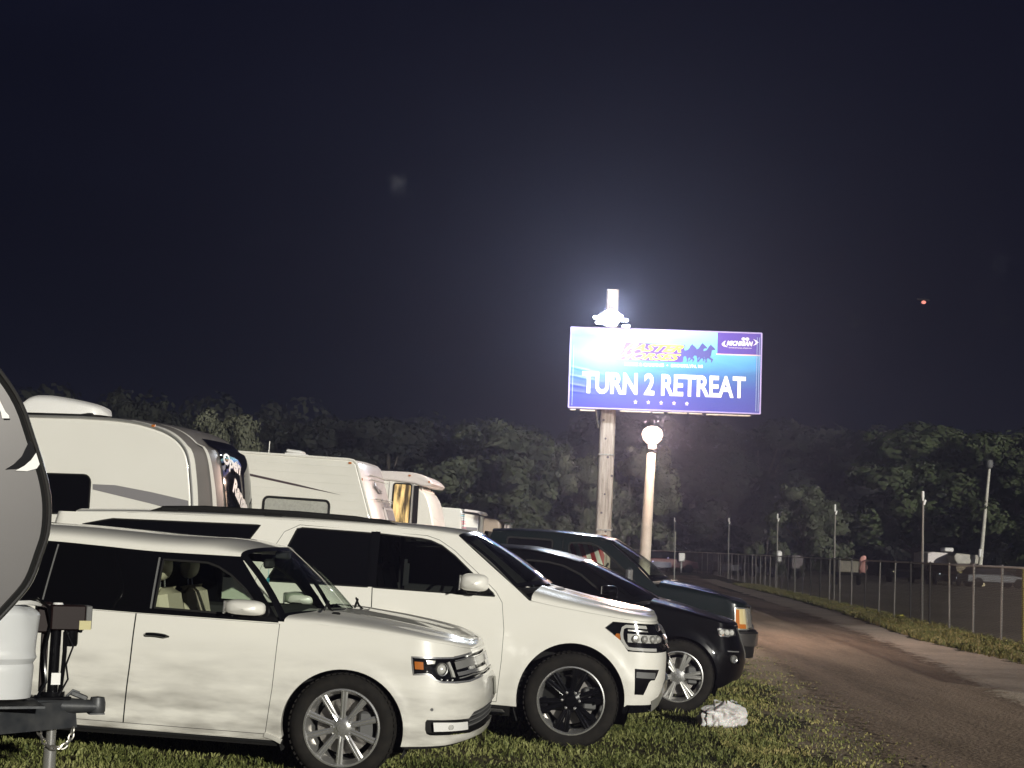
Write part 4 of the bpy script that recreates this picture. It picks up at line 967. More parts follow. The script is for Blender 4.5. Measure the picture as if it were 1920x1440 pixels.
    hs = MA(); hs.tube([(-.02, Y-.30, 1.24), (.10, Y-.25, 1.25), (.19, Y-.10, 1.20), (.215, Y-.06, 1.10), (.19, Y-.06, .95), (.21, Y-.05, .78), (.16, Y-.10, .70)], .009, 6); hs.tube([(.30, Y-.07, 1.07), (.34, Y-.09, .98), (.31, Y-.08, .88), (.325, Y-.08, .80), (.28, Y-.08, .71)], .006, 5); hs.build('cable', M['blackgloss'], e)
    bt = MA(); [bt.lathe([(0, -.006), (.011, -.005), (.013, .004)], 6, c=(x, Y-.038, z)) for x, z in ((.06, .64), (.14, .64), (.33, .60), (.36, .56), (.02, .57))]; bt.box((.02, Y-.04, .60), (.10, .004, .012), Matrix.Rotation(.3, 3, 'Y')); bt.build('bolt', M['zinc'], e)
    ch = MA()
    pts = smoothpath([(.132, .707), (.150, .63), (.172, .55), (.204, .48), (.235, .44), (.262, .424), (.316, .427), (.345, .45), (.363, .485), (.372, .53)], 3)
    L = 0; cum = [0]
    for i in range(1, len(pts)): L += hypot(pts[i][0]-pts[i-1][0], pts[i][1]-pts[i-1][1]); cum.append(L)
    n = int(L/.030)
    for k in range(n):
        s = (k+.5)*L/n; i = max(j_ for j_ in range(len(cum)) if cum[j_] <= s); i = min(i, len(pts)-2); t = (s-cum[i])/(cum[i+1]-cum[i]+1e-9)
        p = Vector((pts[i][0]+(pts[i+1][0]-pts[i][0])*t, Y-.075, pts[i][1]+(pts[i+1][1]-pts[i][1])*t)); d_ = Vector((pts[i+1][0]-pts[i][0], 0, pts[i+1][1]-pts[i][1])).normalized()
        sd = Vector((0, 1, 0)) if k % 2 else d_.cross(Vector((0, 1, 0))); sd = (sd+.35*(d_.cross(Vector((0, 1, 0))) if k % 2 else Vector((0, 1, 0)))).normalized()
        ring = [p+d_*.022*cos(a)+sd*.012*sin(a) for a in [2*pi*q/10 for q in range(11)]]
        ch.tube(ring, .0052, 5, cap=False)
    ch.build('safety_chain', M['zinc'], e)
    return e
front_trailer()

def wall_window(e, poly, y, mt, rim, name='window'):
    a = MA(); plate(a, poly, y, .02); w = a.build(name, mt, e, False)
    b = MA(); b.tube([(x, y-.02, z) for x, z in poly+[poly[0]]], rim, 6); b.build('window_frame', M['blacktrim'], w); return w
def rv_wheels(e, xs, y0, y1, base=0):
    for x in xs:
        for y in (y0+.12, y1-.12):
            w = empty('wheel', (x, y, base+.36), None, e)
            MA().lathe([(.19, -.1), (.34, -.11), (.36, -.07), (.36, .07), (.34, .1), (.19, .1)], 28).build('tyre', M['tyre'], w)
            MA().lathe([(0, -.07), (.08, -.08), (.18, -.05), (.19, -.09), (.2, .09)], 24).build('rim', M['white_plastic'], w)
G_RV = 'campers parked behind the cars'
# --- camper with grey curved nose cap
def big_camper():
    e = tag(empty('travel_trailer', (-4.220, 21.5, .125), frame_rot(9)), 'large white camper with grey rounded nose, script lettering and roof air conditioner', 'camper', G_RV); e.scale = (.975, 1, .992)
    side = smoothpath([(-8.2, 3.11), (-2.5, 3.116), (-1.55, 3.112), (-.95, 3.075), (-.58, 2.995), (-.36, 2.91), (-.2, 2.79), (-.1, 2.63), (-.045, 2.35), (.008, 1.9), (.03, 1.2), (.02, .55)], 3)
    shell(MA(), side+[(-8.2, .55)], 0, 2.44, .05).build('body', M['camper'], e)
    # nose cap standing proud of the side walls, bulging forward in plan
    cp = MA(); K = 30
    s = smoothpath([(-1.35, 3.13), (-1.0, 3.10), (-.62, 3.02), (-.38, 2.93), (-.21, 2.80), (-.10, 2.64), (-.04, 2.35), (.012, 1.9), (.034, 1.2), (.02, .6)], 3)
    mm = []
    def cf(a, b):
        i = a*(len(s)-1); k = min(int(i), len(s)-2); t = i-k; x = s[k][0]+(s[k+1][0]-s[k][0])*t; z = s[k][1]+(s[k+1][1]-s[k][1])*t
        q = 2*b-1; g = (1-abs(q)**3.2); w = max(0, min(1, (a)*4)); nx, nz = (1, .22) if z < 2.75 else (.55, .25)
        return Vector((x+.20*g*w*nx, 1.22+1.225*q, z+.10*g*w*nz*1.2+.03*g))
    cp.grid(cf, len(s), 41, mf=lambda a, b: 0)
    cap = cp.build('nose_cap', M['gel2'], e)
    wb = MA()
    def stripf(b0, b1, off):
        return lambda a, b: cf(.12+.88*a, b0+(b1-b0)*b)+Vector((.010+off, -.006 if b0 < .5 else .006, .004))
    wb.grid(stripf(.0, .035, 0), 26, 4); wb.grid(stripf(1.0, .965, 0), 26, 4); wb.build('white_corner_band', M['camper'], cap)
    w2 = MA(); w2.grid(lambda a, b: cf(.2+.8*a, .115+.06*a+(.018+.05*a*a)*b)+Vector((.008, -.004, .003)), 26, 4); w2.build('white_corner_band', M['camper'], cap)
    bw = MA(); a0, a1 = .40, .93
    bw.grid(lambda a, b: cf(a0+(a1-a0)*a, (.27+.06*a)+(.73-.12*a)*b*.88)+Vector((.014, -.002, .003)), 16, 14); win = bw.build('front_window', M['privacy'], cap)
    # script lettering, bent onto the glass
    def script(txt, size, a_, b_, rot):
        cu = bpy.data.curves.new('lettering', 'FONT'); cu.body = txt; cu.size = size; cu.shear = .35; cu.offset = .012; cu.resolution_u = 3
        to = bpy.data.objects.new('tmp_text', cu); COL.objects.link(to); bpy.context.view_layer.update()
        me = bpy.data.meshes.new_from_object(to.evaluated_get(bpy.context.evaluated_depsgraph_get())); bpy.data.objects.remove(to); bpy.data.curves.remove(cu)
        for v in me.vertices:
            x, y = v.co.x*cos(rot)-v.co.y*sin(rot), v.co.x*sin(rot)+v.co.y*cos(rot)
            p = cf(min(.99, a_-y/3.0), min(.97, b_+x/2.45)); v.co = p+Vector((.045, -.02, .01))
        me.materials.append(M['white_plastic']); o = bpy.data.objects.new('lettering', me); COL.objects.link(o); o.parent = win
    script('Open', .30, .60, .285, R(-14)); script('Range', .26, .72, .40, R(-24))
    al = MA(); al.tube([(x, -.004, z+.004) for x, z in side[:-6]], .018, 6); al.tube([(x, 2.444, z+.004) for x, z in side[:-6]], .018, 6); al.build('edge_trim', M['satin'], e)
    wall_window(e, rrect(-2.9, 1.80, -1.487, 2.335, .10), 0, M['privacy'], .012)
    st = MA(); plate(st, [(-1.46, 2.212), (-1.128, 2.208), (-.6, 2.13), (-.06, 2.03), (-.045, 1.885), (-.10, 1.862), (-.6, 1.975), (-1.454, 2.139)], 0); plate(st, [(-6.5, 1.95), (-3.1, 2.25), (-3.1, 2.17), (-6.5, 1.83)], 0); st.build('side_decal', M['stripe'], e, False)
    ac = MA()
    def acf(a, b):
        x = -3.02+1.24*a; t = pi*b; h = .25*min(1, a*7+.35)**.5*(1-.60*max(0, (a-.25)/.75)**1.3)+.03
        return Vector((x, 1.2-.36*cos(t)*(1-.25*a*a)*max(.02, 1-a**14)**.5, 3.235+h*max(0, sin(t))**.35*max(0, 1-a**14)**.5))
    ac.grid(acf, 16, 19); ac.build('air_conditioner', M['white_plastic'], e)
    a2 = MA(); a2.box((-2.5, 1.2, 3.19), (1.15, .62, .13), bev=.02); a2.build('air_conditioner_base', M['blacktrim'], e)
    v = MA(); v.box((-3.5, .9, 3.17), (.35, .35, .10), bev=.02); v.box((-3.35, .25, 3.13), (.16, .05, .06)); v.build('roof_vent', M['white_plastic'], e)
    mk = MA(); mk.box((-.62, -.012, 3.03), (.05, .02, .03)); mk.build('marker_lamp', M['amber'], e)
    MA().box((.5, 1.22, .5), (1.2, .12, .12)).build('tongue_frame', M['frame'], e)
    rv_wheels(e, (-4.6, -5.5), 0, 2.44, 0); return e
big_camper()
# --- white ribbed camper with slanted front
def slant_camper():
    e = tag(empty('travel_trailer', (-2.276, 26.5, .0786), frame_rot(4, -.034)), 'white ribbed aluminium camper with slanted pinkish front and dark side stripe', 'camper', G_RV); e.scale = (.965, 1, .995)
    side = [(-7.2, 2.93), (-.50, 2.93), (-.42, 2.915), (-.363, 2.868), (-.046, 1.993), (.16, 1.35), (-.05, .55), (-7.2, .55)]
    shell(MA(), side, 0, 2.4, .03).build('body', M['siding'], e)
    f = MA(); pr = [(-.50, 2.945), (-.40, 2.93), (-.345, 2.878), (-.028, 1.998), (.175, 1.35), (-.035, .6)]; pr2 = [(.02, 0)]
    f.grid(lambda a, b: Vector((lambda i: (lambda k, t: Vector((pr[k][0]+(pr[k+1][0]-pr[k][0])*t+.12*(1-abs(2*b-1)**4)*(1 if a > .12 else a/.12), 1.2+1.19*(2*b-1), pr[k][1]+(pr[k+1][1]-pr[k][1])*t)))(min(int(i), 4), i-min(int(i), 4)))(a*5)), 31, 21)
    cap = f.build('front_panel', M['camperpink'], e)
    dirv = Vector((.317, 0, -.88)).normalized()
    def fp(a, b, off=.13):
        return Vector((-.345+.317*a+off, .12+2.2*b, 2.87-.88*a))
    tx = MA()
    for (a, h_) in ((.18, .012), (.26, .012), (.62, .014), (.66, .008)):
        tx.box(fp(a, .5, .135), (.01, 2.0, h_))
    tx.build('rib', M['camper'], cap)
    wn = MA(); c0 = fp(.92, .55, .14); wn.box(c0, (.03, 1.0, .30), Matrix.Rotation(R(-20), 3, 'Y'), .02); wn.box(fp(.92, .55, .15), (.03, .78, .2), Matrix.Rotation(R(-20), 3, 'Y'), .02, m=1); wn.build('front_window', [M['camperpink'], M['stripe']], cap)
    tl = MA()
    for y in (.0, 2.4):
        tl.tube([(x, y, z) for x, z in [(-7.2, 2.94), (-.50, 2.94), (-.41, 2.925), (-.353, 2.873), (-.036, 1.995), (.17, 1.35)]], .02, 6)
    tl.build('edge_trim', M['camper'], e)
    cu = bpy.data.curves.new('lettering', 'FONT'); cu.body = 'Catalina'; cu.size = .30; cu.shear = .25; cu.offset = .006
    to = bpy.data.objects.new('tmp_text', cu); COL.objects.link(to); bpy.context.view_layer.update(); me = bpy.data.meshes.new_from_object(to.evaluated_get(bpy.context.evaluated_depsgraph_get())); bpy.data.objects.remove(to); bpy.data.curves.remove(cu)
    for v in me.vertices: v.co = fp(.80-v.co.y*.9-v.co.x*.02, .28+v.co.x*.48, .145)
    me.materials.append(M['stripe']); o = bpy.data.objects.new('lettering', me); COL.objects.link(o); o.parent = cap
    dc = MA()
    for (a, b, w_) in ((.44, .18, .30), (.48, .22, .22), (1.08, .35, .35)):
        dc.tube([fp(a-.14, b, .138), fp(a-.06, b-.02, .138), fp(a, b+.04, .138), fp(a+.02, b+w_, .138)], [.008, .025, .03, .006], 4)
    dc.build('decal', M['stripe'], cap)
    wall_window(e, rrect(-1.91, 1.55, -.77, 2.225, .08), 0, mat('curtained_window', (.40, .40, .36), .3, coat=1, var=(30, .4)), .022)
    st = MA(); plate(st, [(-4.5, 2.80), (-2.29, 2.605), (-1.4, 2.475), (-.56, 2.335), (-1.4, 2.44), (-2.29, 2.565), (-4.5, 2.76)], 0); st.build('side_stripe', M['brown'], e, False)
    ve = MA(); ve.box((-1.62, 1.0, 2.99), (.36, .40, .06), bev=.01); ve.box((-1.64, 1.0, 3.045), (.28, .40, .06), Matrix.Rotation(R(4), 3, 'Y'), .02, taper=.8); ve.build('roof_vent', M['white_plastic'], e)
    MA().tube([(-2.2, 1.3, 2.93), (-2.2, 1.3, 3.22)], .007, 5).build('antenna', M['satin'], e)
    mk = MA(); mk.box((-.47, -.01, 2.88), (.05, .02, .03)); mk.box((-.25, .0, 2.62), (.04, .02, .04)); mk.build('marker_lamp', M['amber'], e)
    rv_wheels(e, (-4.0, -4.8), 0, 2.4, 0); return e
slant_camper()
# --- cab-over camper with lit curtained window
def lit_camper():
    e = tag(empty('camper', (-1.766, 32.0, .066), frame_rot(4, -.034)), 'small white camper with overhanging brow and warmly lit curtained window', 'camper', G_RV)
    side = [(-4.6, 2.95), (-.16, 2.95), (-.13, 2.70), (.0, 2.62), (.085, 2.50), (.15, 2.35), (.20, 2.15), (.265, 1.9), (.34, 1.2), (.30, .5), (-4.6, .5)]
    shell(MA(), side, 0, 2.2, .03).build('body', M['camper'], e)
    br = MA(); shell(br, smoothpath([(-.95, 2.99), (-.4, 3.0), (-.16, 2.985), (.0, 2.94), (.12, 2.86), (.165, 2.80)], 3)+[(.12, 2.745), (-.08, 2.742), (-.2, 2.775), (-.6, 2.80), (-.95, 2.80)], -.06, 2.26, .04); br.build('brow_cap', M['camperpink'], e)
    m, t, b = NT('lit_curtain'); tc = t.nodes.new('ShaderNodeTexCoord'); mp = t.nodes.new('ShaderNodeMapping'); mp.inputs['Scale'].default_value = (14, 14, 2.2); n = t.nodes.new('ShaderNodeTexNoise'); n.inputs['Scale'].default_value = 1; n.inputs['Detail'].default_value = 4; cr = t.nodes.new('ShaderNodeValToRGB')
    cr.color_ramp.elements[0].position = .38; cr.color_ramp.elements[0].color = (.05, .03, .01, 1); cr.color_ramp.elements[1].position = .62; cr.color_ramp.elements[1].color = (.9, .62, .25, 1)
    lk(t, tc.outputs['Object'], mp.inputs[0]); lk(t, mp.outputs[0], n.inputs[0]); lk(t, n.outputs['Fac'], cr.inputs[0]); lk(t, cr.outputs[0], b.inputs['Base Color']); lk(t, cr.outputs[0], b.inputs['Emission Color']); b.inputs['Emission Strength'].default_value = .55
    wall_window(e, rrect(-.61, 1.3, -.25, 2.76, .05), 0, m, .016); wall_window(e, [(-.185, 1.4), (-.08, 1.4), (-.105, 2.735), (-.195, 2.745)], 0, M['privacy'], .006)
    dr = MA(); dr.tube([(-.70, -.01, 1.3), (-.70, -.01, 2.80)], .008, 4); dr.tube([(-.22, -.012, 1.2), (-.225, -.012, 2.8)], .02, 4); dr.build('door_trim', M['satin'], e)
    cv = MA(); cv.grid(lambda a, b: Vector((-.05+.30*a**1.2+.012*sin(b*40), .04+2.1*b, 2.70-1.5*a+.02*sin(b*31))), 10, 60); cv.build('windscreen_cover', M['white_plastic'], e)
    MA().box((-.55, -.04, 2.90), (.9, .03, .05), bev=.01).build('awning_rail', M['satin'], e)
    mk = MA(); [mk.box(p, (.04, .03, .03)) for p in ((-.95, -.05, 2.92), (.10, -.06, 2.83), (-.3, -.07, 2.93))]; mk.build('marker_lamp', M['amber'], e)
    rv_wheels(e, (-1.0, -3.6), 0, 2.2, 0); return e
lit_camper()
def box_camper():
    e = tag(empty('travel_trailer', (-1.212, 40, .053), frame_rot(4, -.034)), 'pale grey box trailer with a string of coloured lights at its corner', 'trailer', G_RV)
    shell(MA(), [(-3.5, 2.53), (-.05, 2.50), (0, 2.44), (.02, .5), (-3.5, .5)], 0, 2.3, .03).build('body', M['siding'], e)
    aw = MA(); shell(aw, [(.05, 2.50), (.46, 2.47), (.50, 2.40), (.44, 2.38), (.40, 2.42), (.05, 2.44)], .1, 2.0, .01); aw.build('awning', M['camperpink'], e)
    fr = MA(); shell(fr, [(.04, 2.40), (.40, 2.36), (.40, .6), (.04, .6)], .3, 2.0, .02); fr.build('front_locker', M['camper'], e)
    bd = MA(); bd.box((.22, .285, 2.02), (.34, .02, .07)); bd.box((.22, .285, 1.62), (.34, .02, .07)); bd.build('dark_band', M['stripe'], e)
    mats = [emis('white_bulb_light', (1, 1, 1), 1.0), emis('pink_bulb_light', (1, .25, .35), 1.0), emis('teal_bulb_light', (.5, .9, 1), 1.0)]
    ls = MA()
    for k in range(16): ls.box((.02+.17*k/16, -.03, 2.38-.05*k), (.09, .03, .018), m=(0, 2, 0, 0, 1, 1, 0, 1, 1, 0, 0, 2, 0, 0, 2, 0)[k])
    tag(ls.build('light_string', mats, None), 'string of small white and pink lights running down the box trailer corner', 'string lights').matrix_world = e.matrix_basis
    rv_wheels(e, (-1.8,), 0, 2.3, 0)
box_camper()
def far_camper():
    e = tag(empty('travel_trailer', (-.218, 46, .029), frame_rot(4, -.034)), 'small tan rounded camper farthest back, just above the green pickup roof', 'camper', G_RV)
    m = mat('tan_camper_wall', (.50, .40, .32), .4, coat=.2, var=(2, .3))
    shell(MA(), [(-3.6, 2.40), (-.2, 2.385), (-.10, 2.33), (-.05, 2.24), (-.02, .5), (-3.6, .5)], 0, 2.2, .04).build('body', m, e)
    aw = MA(); shell(aw, [(-.05, 2.40), (.25, 2.41), (.25, 2.34), (-.05, 2.34)], .2, 1.8, .01); aw.tube([(.22, .3, 2.35), (.20, .3, 1.2)], .02, 6); aw.build('awning', M['stripe'], e)
    lw = MA(); plate(lw, [(-1.2, 1.75), (-.45, 1.80), (-.45, 1.87), (-1.2, 1.86)], 0); lw.build('dark_band', M['stripe'], e, False)
    bx = MA(); shell(bx, [(.04, 2.25), (.2, 2.25), (.2, 1.2), (.04, 1.2)], .5, 1.5, .01); bx.build('front_locker', M['camperpink'], e)
    rv_wheels(e, (-1.8,), 0, 2.2, 0)
far_camper()

# ================================================================ GROUND
def soil(name, c1, c2, c3, s1=.35, s2=9, rough=.95, streak=None, bump=1.0, ragged=False):
    m, t, b = NT(name); b.inputs['Roughness'].default_value = rough; b.inputs['Specular IOR Level'].default_value = .15
    tc = t.nodes.new('ShaderNodeTexCoord')
    n1 = t.nodes.new('ShaderNodeTexNoise'); n1.inputs['Scale'].default_value = s1; n1.inputs['Detail'].default_value = 8; n1.inputs['Roughness'].default_value = .65
    src = tc.outputs['Object']
    if streak:
        mp = t.nodes.new('ShaderNodeMapping'); mp.inputs['Rotation'].default_value = (0, 0, streak[0]); mp.inputs['Scale'].default_value = (streak[1], streak[2], 1); lk(t, src, mp.inputs[0]); lk(t, mp.outputs[0], n1.inputs[0])
    else: lk(t, src, n1.inputs[0])
    n2 = t.nodes.new('ShaderNodeTexNoise'); n2.inputs['Scale'].default_value = s2; n2.inputs['Detail'].default_value = 10; n2.inputs['Roughness'].default_value = .75; lk(t, src, n2.inputs[0])
    r1 = t.nodes.new('ShaderNodeValToRGB'); r1.color_ramp.elements[0].position = .36; r1.color_ramp.elements[1].position = .64; r1.color_ramp.elements[0].color = (*c1, 1); r1.color_ramp.elements[1].color = (*c2, 1); lk(t, n1.outputs['Fac'], r1.inputs[0])
    mx = t.nodes.new('ShaderNodeMix'); mx.data_type = 'RGBA'; mx.inputs[7].default_value = (*c3, 1); lk(t, r1.outputs[0], mx.inputs[6])
    r2 = t.nodes.new('ShaderNodeMapRange'); r2.inputs[1].default_value = .47; r2.inputs[2].default_value = .68; r2.inputs[4].default_value = .75; lk(t, n2.outputs['Fac'], r2.inputs[0]); lk(t, r2.outputs[0], mx.inputs[0])
    lk(t, mx.outputs[2], b.inputs['Base Color'])
    n3 = t.nodes.new('ShaderNodeTexNoise'); n3.inputs['Scale'].default_value = 22; n3.inputs['Detail'].default_value = 8; lk(t, src, n3.inputs[0])
    bp = t.nodes.new('ShaderNodeBump'); bp.inputs['Strength'].default_value = bump; bp.inputs['Distance'].default_value = .05; lk(t, n3.outputs['Fac'], bp.inputs['Height']); lk(t, bp.outputs[0], b.inputs['Normal'])
    if ragged:
        at_ = t.nodes.new('ShaderNodeAttribute'); at_.attribute_name = 'fade'; nn = t.nodes.new('ShaderNodeTexNoise'); nn.inputs['Scale'].default_value = 3.5; nn.inputs['Detail'].default_value = 12; nn.inputs['Roughness'].default_value = .8; lk(t, src, nn.inputs[0])
        mr = t.nodes.new('ShaderNodeMapRange'); mr.inputs[1].default_value = .3; mr.inputs[2].default_value = .7; lk(t, nn.outputs['Fac'], mr.inputs[0])
        lt = t.nodes.new('ShaderNodeMath'); lt.operation = 'LESS_THAN'; lk(t, mr.outputs[0], lt.inputs[0]); lk(t, at_.outputs['Fac'], lt.inputs[1])
        tr = t.nodes.new('ShaderNodeBsdfTransparent'); ms = t.nodes.new('ShaderNodeMixShader'); lk(t, lt.outputs[0], ms.inputs[0]); lk(t, tr.outputs[0], ms.inputs[1]); lk(t, b.outputs[0], ms.inputs[2]); lk(t, ms.outputs[0], t.nodes['Material Output'].inputs['Surface'])
    return m
M['ground'] = soil('grassy_ground', (.060, .055, .024), (.10, .085, .045), (.030, .032, .014), .5, 14)
M['field'] = soil('worn_field', (.22, .19, .15), (.34, .30, .24), (.15, .145, .09), .12, 3)
M['road'] = soil('asphalt_millings', (.11, .080, .054), (.32, .24, .172), (.44, .335, .24), .55, 26, streak=(R(-10), 1.6, .16), ragged=True)
M['shoulder'] = soil('pale_gravel', (.44, .37, .29), (.62, .52, .41), (.32, .27, .20), .8, 20, ragged=True)
M['verge'] = soil('dry_dirt_verge', (.25, .20, .14), (.38, .30, .22), (.15, .125, .065), 1.0, 12, ragged=True)
def sheet(name, L, Rr, mt, lift, sub=2.0, wob=0, cross=12, seed=0, fade=0):
    """strip between two ground polylines given as functions of distance Y"""
    def ip(P, y):
        if y <= P[0][1]: return P[0][0]
        for i in range(len(P)-1):
            if y <= P[i+1][1]: t = (y-P[i][1])/(P[i+1][1]-P[i][1]); return P[i][0]+(P[i+1][0]-P[i][0])*t
        return P[-1][0]
    y0 = L[0][1]; y1 = L[-1][1]; ys = []; y = y0
    while y < y1: ys.append(y); y += max(.12, (y-5)*.012) if wob else 2
    ys.append(y1); V = []; F = []
    for y in ys:
        a = ip(L, y); b = ip(Rr, y)
        if wob:
            a += wob*(noise.noise(Vector((seed, y*.7, 0)))*1.2+noise.noise(Vector((seed+5, y*3.1, 0)))*.5); b += wob*(noise.noise(Vector((seed+9, y*.7, 0)))*1.2+noise.noise(Vector((seed+14, y*3.1, 0)))*.5)
        for k in range(cross+1):
            x = a+(b-a)*k/cross; V.append((x, y, hgt(x, y)+lift))
    c = cross+1
    for i in range(len(ys)-1):
        for k in range(cross): F.append((i*c+k, i*c+k+1, i*c+c+k+1, i*c+c+k))
    o = MA().add(V, F).build(name, mt)
    at_ = o.data.attributes.new('fade', 'FLOAT', 'POINT')
    for i in range(len(V)):
        k = i % c; d = min(k, cross-k)/cross; at_.data[i].value = min(1, d/fade) if fade else 1
    return tag(o, None, None, None, 'structure')
def gnd():
    xs = [-900, -400, -200, -100, -60, -40, -30, -24, -20, -16]+[-14+.5*i for i in range(64)]+[19, 22, 26, 32, 40, 60, 100, 200, 400, 900]
    ys = [-300, -100, -40, -10, 0]+[2+1.0*i for i in range(60)]+[65, 72, 80, 95, 110, 130, 160, 200, 300, 600, 1500]
    V = [(x, y, hgt(x, y)) for y in ys for x in xs]; n = len(xs); F = [(j*n+i, j*n+i+1, j*n+n+i+1, j*n+n+i) for j in range(len(ys)-1) for i in range(n-1)]
    return tag(MA().add(V, F).build('ground', M['ground']), None, None, None, 'structure')
gnd()
FEN = [(9.55, 16.0), (10.0, 24.0), (10.55, 33.5), (12.95, 78.6), (14.2, 98), (15.3, 116), (14.9, 126), (12.3, 132), (5, 140), (-10, 150)]
sheet('field', [(x, y) for x, y in FEN[:6]]+[(15.3, 175)], [(90, 16), (120, 175)], M['field'], .004, cross=12)
sheet('dirt_verge', [(2.2, 8), (2.35, 13), (2.5, 16.5), (2.9, 20), (3.3, 26), (3.9, 34), (5.2, 50), (7.5, 75), (11, 110)], [(4.6, 8), (4.6, 14), (5, 20), (6, 34), (7.4, 50), (9.3, 75), (12, 110)], M['verge'], .006, wob=.5, seed=3, fade=.35)
sheet('gravel_shoulder', [(3.0, 8), (3.6, 14), (5, 20), (7.4, 34.4), (8.4, 46), (9.6, 62), (10.2, 72), (11.5, 100)], [(9.3, 8), (9.4, 16), (9.35, 24), (9.15, 30), (8.95, 34), (9.5, 40), (10.45, 49), (11.3, 64), (12.1, 82), (13.3, 100)], M['shoulder'], .010, wob=.28, seed=8, fade=.22)
sheet('road', [(2.6, 8), (2.9, 13.7), (3.2, 18), (3.85, 25), (4.5, 34), (6.3, 50), (8.2, 75), (11.6, 112)], [(5.2, 8), (6.2, 14), (7.15, 22.4), (7.8, 27.8), (8.5, 34.4), (9.35, 46.5), (10.1, 62), (10.5, 75), (13.6, 112)], M['road'], .015, wob=.12, seed=12, fade=.3)

# ---------------------------------------------------------------- grass blades
def grassmat(name, a, b_, c):
    m, t, b = NT(name); b.inputs['Roughness'].default_value = .6; b.inputs['Specular IOR Level'].default_value = .25
    tc = t.nodes.new('ShaderNodeTexCoord'); n = t.nodes.new('ShaderNodeTexNoise'); n.inputs['Scale'].default_value = 1.6; n.inputs['Detail'].default_value = 6; lk(t, tc.outputs['Object'], n.inputs[0])
    w = t.nodes.new('ShaderNodeTexNoise'); w.inputs['Scale'].default_value = 55; w.inputs['Detail'].default_value = 1; lk(t, tc.outputs['Object'], w.inputs[0])
    mu = t.nodes.new('ShaderNodeMath'); mu.operation = 'ADD'; lk(t, n.outputs['Fac'], mu.inputs[0]); lk(t, w.outputs['Fac'], mu.inputs[1])
    cr = t.nodes.new('ShaderNodeValToRGB'); e = cr.color_ramp.elements; e[0].position = .38; e[0].color = (*a, 1); e[1].position = .62; e[1].color = (*c, 1); k = e.new(.5); k.color = (*b_, 1)
    md = t.nodes.new('ShaderNodeMath'); md.operation = 'MULTIPLY'; md.inputs[1].default_value = .5; lk(t, mu.outputs[0], md.inputs[0]); lk(t, md.outputs[0], cr.inputs[0]); lk(t, cr.outputs[0], b.inputs['Base Color'])
    return m
GR1 = grassmat('green_grass', (.040, .054, .013), (.14, .155, .045), (.31, .31, .12))
GR2 = grassmat('dry_grass', (.11, .13, .038), (.23, .22, .07), (.42, .34, .15))
CARBOX = [((-.853, 12.09), 15, -4.0, 1.0), ((.84, 14.74), 15, -5, .8), ((2.11, 18.12), 15, -4, .7)]
def blades(name, label, spots, mt, hmin, hmax, w, seed):
    rd = random.Random(seed); V = []; F = []
    for (x, y, s) in spots:
        z = hgt(x, y)+.002; h = rd.uniform(hmin, hmax)*s; a = rd.uniform(0, 2*pi); l = rd.uniform(.15, 1.1)*h; b = rd.uniform(0, 2*pi); ww = w*rd.uniform(.7, 1.5)*.5*(2.6 if rd.random() < .09 else 1)
        dx, dy = cos(a)*ww, sin(a)*ww; ex, ey = cos(b)*l, sin(b)*l; o = len(V)
        V += [(x-dx, y-dy, z), (x+dx, y+dy, z), (x-dx*.8+ex*.35, y-dy*.8+ey*.35, z+h*.6), (x+dx*.8+ex*.35, y+dy*.8+ey*.35, z+h*.6), (x+ex, y+ey, z+h*rd.uniform(.75, 1))]
        F += [(o, o+1, o+3, o+2), (o+2, o+3, o+4)]
    me = bpy.data.meshes.new(name); me.from_pydata(V, [], F); me.materials.append(mt); me.polygons.foreach_set('use_smooth', [True]*len(F)); ob = bpy.data.objects.new(name, me); COL.objects.link(ob)
    return tag(ob, label, None, None, 'stuff')
rd = random.Random(5); sp = []
n = 0
while n < 135000:
    y = 7+rd.random()**1.4*20; hw = .36*y+1.0; x = rd.uniform(-hw, 4.4)
    dens = noise.noise(Vector((x*1.3, y*1.3, 0)))*.5+.55
    edge = 2.35+.06*(y-12)+.35*noise.noise(Vector((x*.9, y*.9, 4)))
    if x > edge: dens *= max(.0, 1-(x-edge)/1.0)*.6
    if rd.random() < dens*1.2:
        sp.append((x, y, .35+.9*dens+.5*max(0, noise.noise(Vector((x*4.5, y*4.5, 2)))))); n += 1
blades('grass', 'short trampled green grass under and around the parked cars', sp, GR1, .02, .075, .008, 1)
sp = []
for i in range(52000):
    y = 26+rd.random()*60; xf = [p for p in ((26, 8.9, 10.05), (34, 8.95, 10.5), (50, 10.45, 11.4), (64, 11.35, 12.1), (86, 12.2, 13.3))]
    for k in range(len(xf)-1):
        if xf[k][0] <= y <= xf[k+1][0]:
            t = (y-xf[k][0])/(xf[k+1][0]-xf[k][0]); a = xf[k][1]+(xf[k+1][1]-xf[k][1])*t; b = xf[k][2]+(xf[k+1][2]-xf[k][2])*t; break
    x = rd.uniform(a-.1, b+.3); d = noise.noise(Vector((x*.8, y*.25, 7)))*.5+.6
    if rd.random() < d*(1 if y > 30 else .35): sp.append((x, y, 1))
blades('verge_grass', 'strip of rough green grass along the foot of the chain-link fence', sp, GR2, .05, .16, .03, 2)

sp = []; rd = random.Random(31)
for i in range(60000):
    y = 12+rd.random()**1.3*22; edge = 2.35+.06*(y-12)+.35*noise.noise(Vector((2.3*.9, y*.9, 4))); q = rd.random()**1.3; x = edge-.5+q*2.1
    if rd.random() < (1-q)*.75*(noise.noise(Vector((x*1.9, y*1.5, 11)))+.45): sp.append((x, y, .5+.5*(1-q)))
blades('dry_grass', 'thin yellowed grass fading into the dirt beside the track', sp, GR2, .02, .06, .010, 5)
